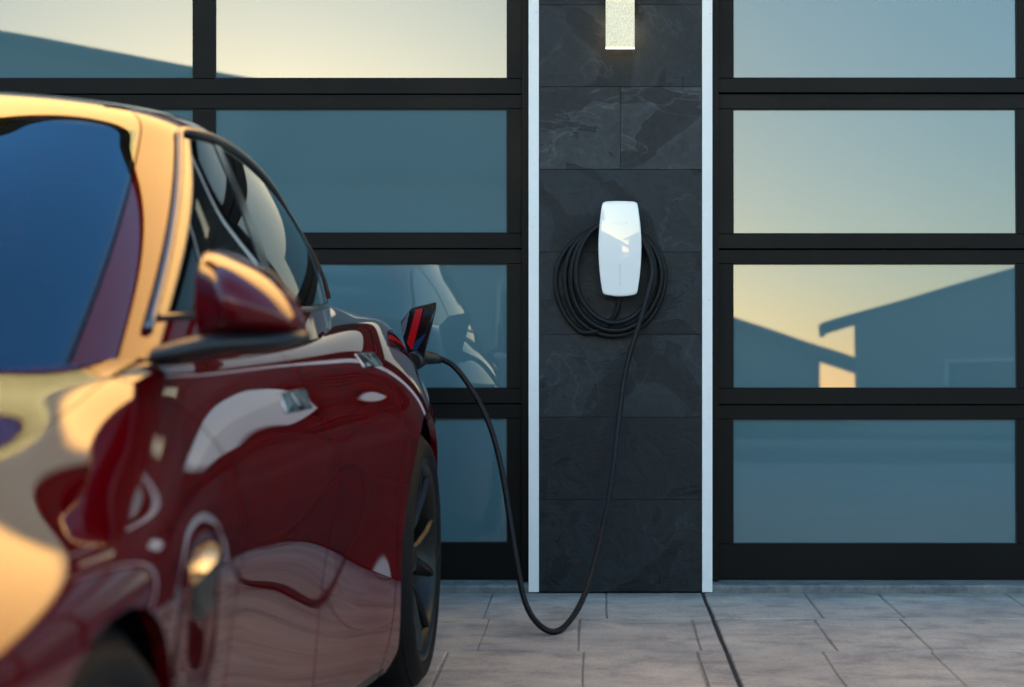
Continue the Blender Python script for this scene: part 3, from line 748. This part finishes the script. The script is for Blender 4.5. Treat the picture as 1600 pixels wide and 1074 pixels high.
intake = lambda V: np.minimum.reduce([.72 - hh(V), zz(V) - .24, .36 - zz(V), uu(V) - 3.4])
panel('headlight', BV, BT, [hl], M['clear_lens'], mirror=True, depth=.01)
panel('lower_intake', BV, BT, [intake], M['satin_black'], mirror='join', off=-.012, depth=0)
panel('front_bumper', BV, BT, [gp_(bump_f, 1), lambda V: -(tt(V) - .60) - .001, lambda V: -hl(V) - .003, lambda V: -intake(V)], M['paint'], mirror='join')
panel('hood', BV, BT, [lambda V: np.maximum(hood_t(V) - .0015, bump_f(V) - 10), lambda V: uu(V) - cowl_u(V), lambda V: np.where(uu(V) > 3.3, 1, 1) * (3.60 - uu(V))], M['paint'], mirror='join')
panel('cowl', BV, BT, [hood_t, lambda V: uu(V) - 2.0, lambda V: -(uu(V) - cowl_u(V) + .003)], M['satin_black'], mirror='join', off=-.012)
panel('nose_panel', BV, BT, [lambda V: -hl(V) - .003, lambda V: tt(V) - .601, lambda V: uu(V) - 3.604], M['paint'], mirror='join')
panel('fender_tip', BV, BT, [lambda V: -hl(V) - .003, lambda V: tt(V) - .601, gp_(bump_f, 1), lambda V: 3.60 - uu(V), lambda V: -hood_t(V) - .0015], M['paint'], mirror=True)
fd = panel('front_door', BV, BT, [gp_(A_, -1), gp_(B_, 1), side, sillcut], M['paint'], mirror=True)
rd = panel('rear_door', BV, BT, [gp_(B_, -1), gp_(C_, 1), side, sillcut, arch(0)], M['paint'], mirror=True)
tail_z = lambda V: .862 + .0 * zz(V)
def lens(V):   # tail light outline on the rear corner
    return np.minimum.reduce([zz(V) - (.875 + .10 * np.clip(-.80 - uu(V), -.3, .5)) , .985 - zz(V) + .25 * np.clip(-.80 - uu(V), -.2, .12) - .0, -uu(V) - .735 - 1.15 * np.clip(zz(V) - .88, 0, .2)]) if False else np.minimum.reduce([zz(V) - .865, .955 - zz(V), -uu(V) - (.70 + 1.6 * np.abs(zz(V) - .90))])
tl = lambda V: 1.3 - V[:, 7] * 0 - 1
qp = panel('quarter_panel', BV, BT, [gp_(C_, -1), lambda V: .845 - tt(V), arch(0), lambda V: -lens(V) - .002, lambda V: np.maximum(-gp_(bump_r, -1)(V) * 0 + (uu(V) + .70), zz(V) - .862), lambda V: uu(V) + 1.3], M['paint'], mirror=True)
panel('rear_bumper', BV, BT, [lambda V: -(uu(V) + .705), lambda V: .858 - zz(V)], M['paint'], mirror='join')
panel('tail_light', BV, BT, [lens, lambda V: hh(V) - .30], M['red_lens'], mirror=True, depth=.012)
panel('boot_lid', BV, BT, [lambda V: tt(V) - .848, lambda V: -(uu(V) + .35)], M['paint'], mirror='join')
panel('side_sill', BV, BT, [lambda V: .147 - zz(V), lambda V: uu(V) - .45, lambda V: 2.55 - uu(V)], M['satin_black'], mirror=True)

# ---- greenhouse net
base = [(2.47, 0, .915), (2.46, .20, .915), (2.41, .40, .910), (2.31, .565, .908), (2.18, .688, .915), (1.985, .778, .931), (1.68, .800, .934), (1.25, .810, .944), (.85, .800, .956), (.50, .770, .968), (.20, .725, .985), (-.08, .672, 1.003), (-.32, .622, 1.018), (-.55, .580, 1.035), (-.75, .52, 1.058), (-.90, .40, 1.082), (-.96, .20, 1.092), (-.97, 0, 1.095)]
rail = [(1.44, 0, 1.418), (1.435, .20, 1.415), (1.418, .37, 1.408), (1.385, .495, 1.400), (1.32, .580, 1.394), (1.19, .622, 1.395), (1.00, .608, 1.410), (.75, .580, 1.418), (.50, .560, 1.412), (.28, .547, 1.393), (.08, .537, 1.362), (-.12, .524, 1.322), (-.30, .513, 1.280), (-.46, .500, 1.232), (-.60, .45, 1.190), (-.67, .33, 1.192), (-.69, .16, 1.198), (-.695, 0, 1.20)]
top_u = [1.02, 1.02, 1.01, 1.0, .98, .96, .90, .78, .60, .45, .30, .15, .05, -.02, -.06, -.08, -.09, -.09]
base, rail = np.array(base), np.array(rail)
NB = len(base)
spz = lambda u: np.interp(u, [-.5, -.3, -.09, .15, .4, .6, .85, 1.02, 1.3], [1.285, 1.335, 1.382, 1.425, 1.455, 1.465, 1.468, 1.462, 1.44])
GC = []
for i in range(NB):
    b_, r_ = base[i], rail[i]; u_t = top_u[i]
    a = np.arctan2(b_[1] - 0, 1); 
    colm = []
    bulge = .028
    # outward direction in plan
    tdir = base[min(i + 1, NB - 1)][:2] - base[max(i - 1, 0)][:2]; nrm = np.array([-tdir[1], tdir[0]]); nrm = nrm / np.linalg.norm(nrm)
    if nrm @ (b_[:2] - np.array([.7, 0])) < 0: nrm = -nrm
    for f in (0, .22, .46, .70, .88):
        p = b_ * (1 - f) + r_ * f; q = bulge * math.sin(math.pi * f) * (1 if 4 < i < 13 else .8)
        colm.append((p[0] + nrm[0] * q, p[1] + nrm[1] * q, p[2] + (q * .35)))
    colm.append((r_[0], r_[1], r_[2] + .004))
    sp = np.array([u_t, 0, spz(u_t)])
    for f, lift in ((.16, .034), (.36, .036), (.62, .026), (.85, .008)):
        p = r_ * (1 - f) + sp * f; colm.append((p[0], p[1] , p[2] + lift * (1 - abs(nrm[0]) * .35)))
    colm.append(tuple(sp))
    # make the roof flat across the centre line
    colm[-2] = (colm[-2][0], colm[-2][1], spz(colm[-2][0]) - .002 - .0 * f)
    GC.append(colm)
GV, GT = surface(GC, 300, 110)
# s positions : columns (i) map to (i-1)/(NB-3) roughly
sp_ = lambda i: (i - 1) / (NB - 3)
sA0, sA1 = sp_(3.62), sp_(4.95)           # windscreen edge, front edge of side glass
fT = lambda V: np.clip(tt(V) / .5, 0, 1)
sW = lambda V: sp_(4.15) + (sp_(3.87) - sp_(4.15)) * fT(V)      # windscreen / pillar
sG = lambda V: sp_(4.85) + (sp_(4.68) - sp_(4.85)) * fT(V)      # pillar / door glass
gd = .0022
TG0, TG1 = .035, .445
def ttop(V):   # top edge of the side glass, falling to the belt at the rear
    u = uu(V); return np.where(u > -.05, TG1, TG1 * np.clip(1 - ((-.05 - u) / .50) ** 2.2, 0, 1))
side_s = lambda V: sp_(15.2) - ss(V)
rs_side = lambda V: ss(V) - sW(V)
hatch_s = lambda V: ss(V) - sp_(13.9 - .7 * fT(V)) if False else ss(V) - (sp_(13.7) - (sp_(13.7) - sp_(13.1)) * fT(V))
pillar_B = lambda V: .045 - np.abs(uu(V) - (1.13 - .18 * fT(V)))
pillar_C = lambda V: .025 - np.abs(uu(V) - (.16 - .14 * fT(V)))
glass_zone = lambda V: np.minimum.reduce([(ss(V) - sG(V)) * 4, (ttop(V) - tt(V)), tt(V) - TG0])
# windscreen: clear middle and black printed border
wz = lambda V: np.minimum.reduce([(sW(V) - .006 - ss(V)) * 3.5, .415 - tt(V)])
panel('windscreen', GV, GT, [wz], M['windscreen'], mirror='join', depth=.004)
wb = lambda V: np.minimum((sW(V) - gd - ss(V)) * 3.5, .535 - tt(V))
inner = lambda V: np.minimum((sW(V) - .034 - ss(V)) * 3.5, .408 - tt(V))
panel('windscreen_border', GV, GT, [wb, lambda V: -wz(V)], M['roof_glass'], mirror='join', depth=.004)
panel('windscreen_print', GV, GT, [wz, lambda V: -inner(V)], M['satin_black'], mirror='join', depth=0, off=-.004)
# body coloured roof side and front pillar
T_R = .565
rear_end = lambda V: -hatch_s(V) - .001
roofz = lambda V: tt(V) - T_R - .10 * np.clip((.05 - uu(V)) / .6, 0, 1)
frame_ = panel('roof_pillar', GV, GT, [rs_side, lambda V: -roofz(V) - .0015, lambda V: -glass_zone(V) - .001, rear_end, lambda V: -np.minimum(pB0(V), 1) if False else 1 + 0 * uu(V)], M['paint'], mirror=True, depth=.012)
panel('roof_panel', GV, GT, [lambda V: np.where(ss(V) < sp_(3.4), tt(V) - .5365, np.maximum(roofz(V), -1) - .001), lambda V: rear_end(V), lambda V: np.maximum(uu(V) + .06, -1)], M['roof_glass'], mirror='join', depth=.008)
panel('rear_screen', GV, GT, [lambda V: np.maximum(hatch_s(V), np.minimum(roofz(V), -(uu(V) + .064))) - .001 * 0], M['windscreen'], mirror='join', depth=.006)
gl_f = panel('front_door_glass', GV, GT, [glass_zone, lambda V: uu(V) - (1.13 - .18 * fT(V)) - .046], M['side_glass'], mirror=True, depth=.004, off=-.003)
gl_r = panel('rear_door_glass', GV, GT, [glass_zone, lambda V: -(uu(V) - (1.13 - .18 * fT(V))) - .046, lambda V: (uu(V) - (.16 - .14 * fT(V))) - .026], M['side_glass'], mirror=True, depth=.004, off=-.003)
panel('quarter_glass', GV, GT, [glass_zone, lambda V: -(uu(V) - (.16 - .14 * fT(V))) - .026], M['side_glass'], mirror=True, depth=.004, off=-.003)
panel('centre_pillar_cover', GV, GT, [glass_zone, pillar_B], M['car_black'], mirror=True, depth=.006, off=-.001)
panel('quarter_pillar_cover', GV, GT, [glass_zone, pillar_C], M['car_black'], mirror=True, depth=.006, off=-.001)
# dark trim strip round the side glass
def trim_strip(mir):
    q = []
    sg = lambda t: sp_(4.85) + (sp_(4.68) - sp_(4.85)) * min(t / .5, 1)
    C_ = np.array(GC, float); n, m_ = C_.shape[:2]
    def at(s, t, o=.003):
        ev = lambda a, b: np.einsum('i,ijk,j->k', bsp(n, np.array([a]))[0], C_, bsp(m_, np.array([b]))[0])
        e = 1e-3; p = ev(s, t); a = ev(min(s + e, 1), t) - ev(s - e, t); b = ev(s, t + e) - ev(s, t - e)
        cv = lambda v: np.array([v[1], -v[0], v[2]]); p, a, b = cv(p), cv(a), cv(b); nn = np.cross(a, b); nn /= np.linalg.norm(nn)
        return p + nn * o
    for t in np.linspace(.02, TG1 - .02, 16): q.append(at(sg(t), t))
    for s in np.linspace(sg(TG1) + .012, sp_(13.0), 60):
        p = at(s, TG1); u = -p[1]; t = TG1 if u > -.05 else TG1 * max(0, 1 - ((-.05 - u) / .5) ** 2.2)
        for _ in range(3):
            p = at(s, max(t, .02)); u = -p[1]; t = TG1 if u > -.05 else TG1 * max(0, 1 - ((-.05 - u) / .5) ** 2.2)
        if t < .03: break
        q.append(at(s, t))
    q = np.array(q)
    if mir: q = q * np.array([-1, 1, 1])
    MB().tube([Vector(p) for p in spline(q, 120)], .0085, 8).build('window_trim', M['trim_metal'], car)
    b = [at(s, .03, .004) for s in np.linspace(sg(.03), sp_(9.9), 50)]
    b = np.array(b) * (np.array([-1, 1, 1]) if mir else 1)
    MB().tube([Vector(p) for p in b], .0055, 8).build('belt_trim', M['car_black'], car)
trim_strip(False); trim_strip(True)

# ---- cabin inside
MB().box(-.74, .74, -2.25, .70, .22, .90).build('cabin_tub', M['cabin'], car)
MB().box(-.66, .66, -1.98, -1.55, .90, .955).build('dashboard', M['dash'], car, bevel=.02)
for sx in (-1, 1):
    for uy in (1.15, .28):
        st = MB().box(-.24, .24, -.05, .06, 0, .26).build('seat_back', M['seat_cover'], car, loc=(sx * .37, -uy, .90), bevel=.04, seg=3); st.rotation_euler = (R(-14), 0, 0)
        MB().box(-.13, .13, -.04, .04, .27, .40).build('headrest', M['seat_cover'], st, bevel=.03, seg=3)
sw = MB(); sw.tube([(.37 + .18 * math.cos(a), -1.62 + .05 * math.sin(a), .93 + .15 * math.sin(a)) for a in np.linspace(0, 2 * math.pi, 40)], .014, 8).build('steering_wheel', M['satin_black'], car)
MB().box(-.10, .10, -1.33, -1.31, 1.27, 1.33).build('inner_mirror', M['satin_black'], car, bevel=.008)

# ---- door mirrors
def mirror(sx):
    mid = []
    # stations across: h, z bottom, z top, u rear, u front
    stt = [(.857, .962, 1.085, 1.995, 2.045), (.858, .960, 1.096, 1.988, 2.055), (.872, .960, 1.099, 1.985, 2.072), (.897, .960, 1.095, 1.983, 2.108), (.925, .960, 1.084, 1.983, 2.150), (.955, .961, 1.068, 1.985, 2.138), (.985, .963, 1.046, 1.988, 2.110), (1.008, .967, 1.018, 1.994, 2.078), (1.019, .975, .998, 2.00, 2.05)]
    C = []
    for (h, z0, z1, u0, u1) in stt:
        uc, zc = (u0 + u1) / 2, (z0 + z1) / 2; a, b = (u1 - u0) / 2, (z1 - z0) / 2
        ring = []
        for th in np.linspace(-math.pi * .5, math.pi * .5, 9):
            c, s = math.cos(th), math.sin(th); ring.append((u0 + (u1 - u0) * abs(c) ** 1.0, h * 1.0, zc + b * 1.06 * (abs(s) ** .95 * (1 if s > 0 else -1))))
        C.append(ring)
    h0 = C[0]; C.insert(0, [(2.03, .858, 1.02)] * 9)
    C.append([(2.02, 1.020, .99)] * 9)
    V, T = surface(C, 60, 60)
    if sx < 0: V = V.copy()
    o = (panel('mirror_cap', V, T, [], M['paint'], depth=.0) if sx > 0 else None)
    return V, T
mirV = mirror(1)
for sx in (1, -1):
    V, T = mirV
    if sx < 0:
        V = V.copy(); V[:, 0] *= -1; V[:, 3] *= -1; T = T[:, ::-1]
        panel('mirror_cap', V, T, [], M['paint'], depth=0)
    # rear of the housing, glass, black base and arm
    mb = MB()
    hs = [.905, .93, .96, .99, 1.015, 1.03]
    mb.quadprism([(sx * h, -1.988, z) for h, z in ((.868, .968), (1.005, .970), (1.014, .990), (1.002, 1.030), (.965, 1.070), (.90, 1.084), (.868, 1.072))], (0, -.02, 0))
    mb.build('mirror_back', M['satin_black'], car, bevel=.004)
    mb = MB().quadprism([(sx * h, -1.985, z) for h, z in ((.876, .976), (.998, .978), (1.005, .992), (.992, 1.028), (.958, 1.062), (.90, 1.076), (.876, 1.064))], (0, .002, 0))
    mb.build('mirror_glass', M['chrome'], car)
    pth = [(.815, 2.08, .940), (.85, 2.075, .946), (.89, 2.07, .955), (.95, 2.065, .9605), (1.0, 2.06, .9635), (1.03, 2.05, .970)]
    rad = [.017, .0205, .019, .0165, .014, .008]
    ring = []; n = 14; vsx = []
    for (h, u, z), r_ in zip(spline(pth, 16), np.interp(np.linspace(0, 1, 16), np.linspace(0, 1, 6), rad)):
        for k in range(n):
            a = 2 * math.pi * k / n; vsx.append((sx * h, -(u + math.cos(a) * r_ * 3.4), z + math.sin(a) * r_ * .95))
    f = [(i * n + k, i * n + (k + 1) % n, (i + 1) * n + (k + 1) % n, (i + 1) * n + k) for i in range(15) for k in range(n)]
    f += [tuple(range(n))[::-1], tuple(range(15 * n, 16 * n))]
    MB().add(vsx, f, True).build('mirror_base', M['satin_black'], car)

# ---- handles, side camera blades
def surf_h(u, z):
    """outer half width of the body at u, z (with its normal)"""
    d = (uu(BV) - u) ** 2 + (zz(BV) - z) ** 2 + (hh(BV) < .5) * 9 + (tt(BV) > .72) * 9
    i = np.argmin(d); return BV[i]
for sx in (1, -1):
    for door_u, z in ((1.36, .845), (.42, .905)):
        v = surf_h(door_u, z); N = Vector(v[3:6]); P = Vector(v[:3])
        g = MB().box(-.009, .0028, -.115, .115, -.021, .021)
        o = g.build('door_handle', M['chrome'], car, bevel=.003, seg=3)
        o.location = (sx * P.x, P.y, P.z); tilt = math.asin(max(-1, min(1, N.z)))
        yaw = math.atan2(N.y, N.x)
        o.rotation_euler = (0, -tilt * sx, yaw * sx)
        for p in o.data.polygons: p.use_smooth = True
    v = surf_h(2.27, .68); P = Vector(v[:3]); 
    mb = MB(); N_ = 9; vv = []
    for i in range(N_):
        q = i / (N_ - 1); u_ = 2.46 - .17 * q; w_ = surf_h(u_, .67)[0]; pr = .019 * math.sin(math.pi * min(1, q * 1.15 + .04) * .62) * (1 if q < .9 else .5)
        zt_ = .662 + .030 * q; zb_ = .650 - .040 * math.sin(math.pi * q)
        vv += [(sx * (w_ - .004), -u_, zt_), (sx * (w_ + pr), -u_, zt_ - .003), (sx * (w_ + pr * .6), -u_, zb_ - .004), (sx * (w_ - .004), -u_, zb_ - .012)]
    mb.add(vv, [(i * 4 + k, i * 4 + k + 1, (i + 1) * 4 + k + 1, (i + 1) * 4 + k) for i in range(N_ - 1) for k in range(3)] + [(0, 1, 2, 3), tuple(range((N_ - 1) * 4, N_ * 4))])
    sc_ = mb.build('side_camera', M['satin_black'], car)
    top = [(v[0], v[1], v[2] + .0012) for i, v in enumerate(vv) if i % 4 < 2][4:14]
    MB().add(top, [(2 * i, 2 * i + 1, 2 * i + 3, 2 * i + 2) for i in range(4)], True).build('side_camera_blade', M['chrome'], sc_)

# ---- wheels
def lathe(prof, n=96):
    """prof: (axial, radius) -> verts round local X axis"""
    v = []; m_ = len(prof)
    for k in range(n):
        a = 2 * math.pi * k / n
        for x, r in prof: v.append((x, r * math.cos(a), r * math.sin(a)))
    return v, [(k * m_ + i, k * m_ + i + 1, ((k + 1) % n) * m_ + i + 1, ((k + 1) % n) * m_ + i) for k in range(n) for i in range(m_ - 1)]
def wheel(u, x_out, rad, width, steer=0):
    w = empty('wheel', (x_out - width / 2, -u, rad)); w.parent = car
    hw = width / 2; rr_ = rad - .085
    prof = [(-hw + .012, rr_), (-hw - .004, rr_ + .03), (-hw + .002, rad - .035), (-hw + .03, rad - .006), (-hw + .05, rad), (hw - .05, rad), (hw - .03, rad - .006), (hw - .002, rad - .032), (hw + .006, rr_ + .035), (hw - .002, rr_ + .008), (hw - .012, rr_)]
    px_ = spline([(a, b) for a, b in prof], 40)
    v, f = lathe([(a, b) for a, b in px_]); MB().add(v, f, True).build('tyre', M['tyre'], w)
    tr = MB(); nb = 64                      # tread blocks standing on the carcass
    for k in range(nb):
        a = 2 * math.pi * k / nb
        for j, (xa, xb) in enumerate(((-hw + .018, -hw + .062), (-hw + .070, -.035), (-.027, .027), (.035, hw - .070), (hw - .062, hw - .018))):
            r0 = rad - (.0165 if j in (0, 4) else .001); r1 = rad + (.0015 if j in (0, 4) else .005); da = 2 * math.pi / nb * .40; sk = .02 * (j - 2)
            rx = (rad - .012 if j == 0 else r1, r1 if j != 4 else rad - .012)
            vv = []
            for q, xx in enumerate((xa, xb)):
                for aa in (a - da + sk, a + da + sk):
                    for r in (r0 - .004, rx[q]): vv.append((xx, r * math.cos(aa), r * math.sin(aa)))
            tr.add(vv, [(0, 1, 3, 2), (4, 6, 7, 5), (0, 4, 5, 1), (2, 3, 7, 6), (1, 5, 7, 3)])
    tr.build('tread_blocks', M['tyre'], w, kind='stuff')
    R0 = rr_ + .002
    prof = [(-hw + .01, R0), (-hw + .012, R0 - .02), (-.02, R0 - .035), (hw - .03, R0 - .028), (hw - .010, R0 - .016), (hw - .002, R0 - .006), (hw + .001, R0 + .004), (hw - .006, R0 + .006)]
    v, f = lathe(prof); rim = MB().add(v, f, True).build('rim', M['rim'], w)
    for k in range(5):
        for s_ in (-1, 1):                 # five pairs of spokes
            a = 2 * math.pi * k / 5; a0 = a + s_ * .10; a1 = a + s_ * .30
            def P_(r, aa, x): return (x, r * math.cos(aa), r * math.sin(aa))
            wd0, wd1 = .34 / 1, .075
            vv = []
            for r, aa, wd, xo in ((.045, a0, .26, hw - .052), (.11, a + s_ * .19, .115, hw - .030), (.19, a + s_ * .26, .062, hw - .014), (R0 - .012, a1, .050, hw - .008)):
                for da, dx in ((-wd, -.012), (-wd * .55, 0), (wd * .55, 0), (wd, -.012), (wd * .8, -.045), (-wd * .8, -.045)): vv.append(P_(r, aa + da, xo + dx))
            ff = [(i * 6 + q, i * 6 + (q + 1) % 6, (i + 1) * 6 + (q + 1) % 6, (i + 1) * 6 + q) for i in range(3) for q in range(6)]
            MB().add(vv, ff, False).build('spoke', M['rim'], rim, bevel=.0015, seg=1)
    v, f = lathe([(hw - .028, 0.0001), (hw - .028, .028), (hw - .034, .036), (hw - .07, .042), (hw - .07, .07), (hw - .10, .07)], 48); MB().add(v, f, True).build('hub', M['rim'], rim)
    v, f = lathe([(-.01, .06), (-.01, .185), (.01, .185), (.01, .06)], 64); MB().add(v, f).build('brake_disc', M['disc'], w)
    return w
ww = wheel(0, .944, .352, .258)
wf = wheel(2.88, .985, .345, .235)
wf.rotation_euler = (0, 0, R(0))
def copy_tree(o, parent):
    c = o.copy(); col.objects.link(c); c.parent = parent
    for k in [q for q in o.children]: copy_tree(k, c)
    return c
for o in (ww, wf):
    c = copy_tree(o, car); c.location.x = -o.location.x; c.rotation_euler = (0, 0, math.pi)
for u0, r_, zc, ho in ((0, .412, .350, .925), (2.88, .384, .338, .975)):
    for sx in (1, -1):
        mb = MB(); N = 40; v = []
        for i in range(N + 1):
            a = -.25 + (math.pi + .5) * i / N
            for h in (.55, ho - .012): v.append((sx * h, -(u0 + r_ * math.cos(a)), zc + r_ * math.sin(a)))
        mb.add(v, [(2 * i, 2 * i + 1, 2 * i + 3, 2 * i + 2) for i in range(N)], True)
        mb.add([v[2 * i] for i in range(N + 1)] + [(sx * .55, -u0, zc)], [(i, i + 1, N + 1) for i in range(N)])
        mb.build('wheel_liner', M['cabin'], car)
MB().box(-.82, .82, -2.5, -.40, .17, .21).build('underbody', M['cabin'], car)
MB().box(-.54, .54, -3.6, .95, .185, .60).build('chassis', M['cabin'], car)

# ---- charge port, its open flap, plug
port = w2l(U(650, 566, -.62))
def L(px, py, Y): return w2l(U(px, py, Y))
fl = MB()
Yf = -.60
outer = [L(626, 503, Yf + .03), L(643, 481, Yf + .0), (L(681.5, 472, Yf - .06)), L(681, 484, Yf - .06), L(668, 536, Yf - .05), L(660, 566, Yf - .04), L(651, 583, Yf - .03), L(641, 566, Yf), L(630, 530, Yf + .02)]
fo = fl.quadprism(outer, (0, .012, 0)).build('charge_flap', M['car_black'], car, bevel=.0025)
def inset(px): return [w2l(U(a, b, c)) + Vector((0, -.0045, 0)) for a, b, c in px]
def on_flap(a, b):   # depth on the flap plane for a pixel
    k = (a - 643) / 38.5; return Yf - .06 * k if k > 0 else Yf - .03 * k * 1.9
q = [(650, 484), (661.5, 481.5), (645, 545), (642.5, 546), (636, 536)]
MB().quadprism(inset([(a, b, on_flap(a, b)) for a, b in q]), (0, .003, 0)).build('red_reflector', M['red_strip'], fo)
q = [(666, 521), (661, 554), (644, 546), (650, 533)]
MB().quadprism(inset([(a, b, on_flap(a, b)) for a, b in q]), (0, .003, 0)).build('blue_print', mat('blue_print', (.01, .035, .09), .3), fo)
q = [(628, 505), (640.5, 486), (634, 516), (630, 528)]
MB().quadprism(inset([(a, b, on_flap(a, b)) for a, b in q]), (0, .003, 0)).build('flap_edge_lens', M['clear_lens'], fo)
soc = MB().tube([L(644, 566, -.66), L(652, 562, -.60), L(657, 560, -.575)], [.030, .032, .026], 20).build('charge_socket', M['satin_black'], car)
clw = Vector(cb.location)
def K(px, py, Y): return U(px, py, Y) - clw
plug = MB().tube([K(652, 561, -.60), K(662, 559, -.575), K(672, 559.5, -.558), K(682, 561, -.545), K(690, 563, -.540)], [.019, .0235, .022, .017, .0125], 20).build('charge_plug', M['satin_black'], cb)
MB().tube([K(667, 550.5, -.572), K(676, 551.5, -.560)], [.004, .003], 10).build('plug_button', M['black_plastic'], cb)
# plate and lamps at the nose and tail for the sides that are seen from elsewhere
for sx in (1, -1):
    pass
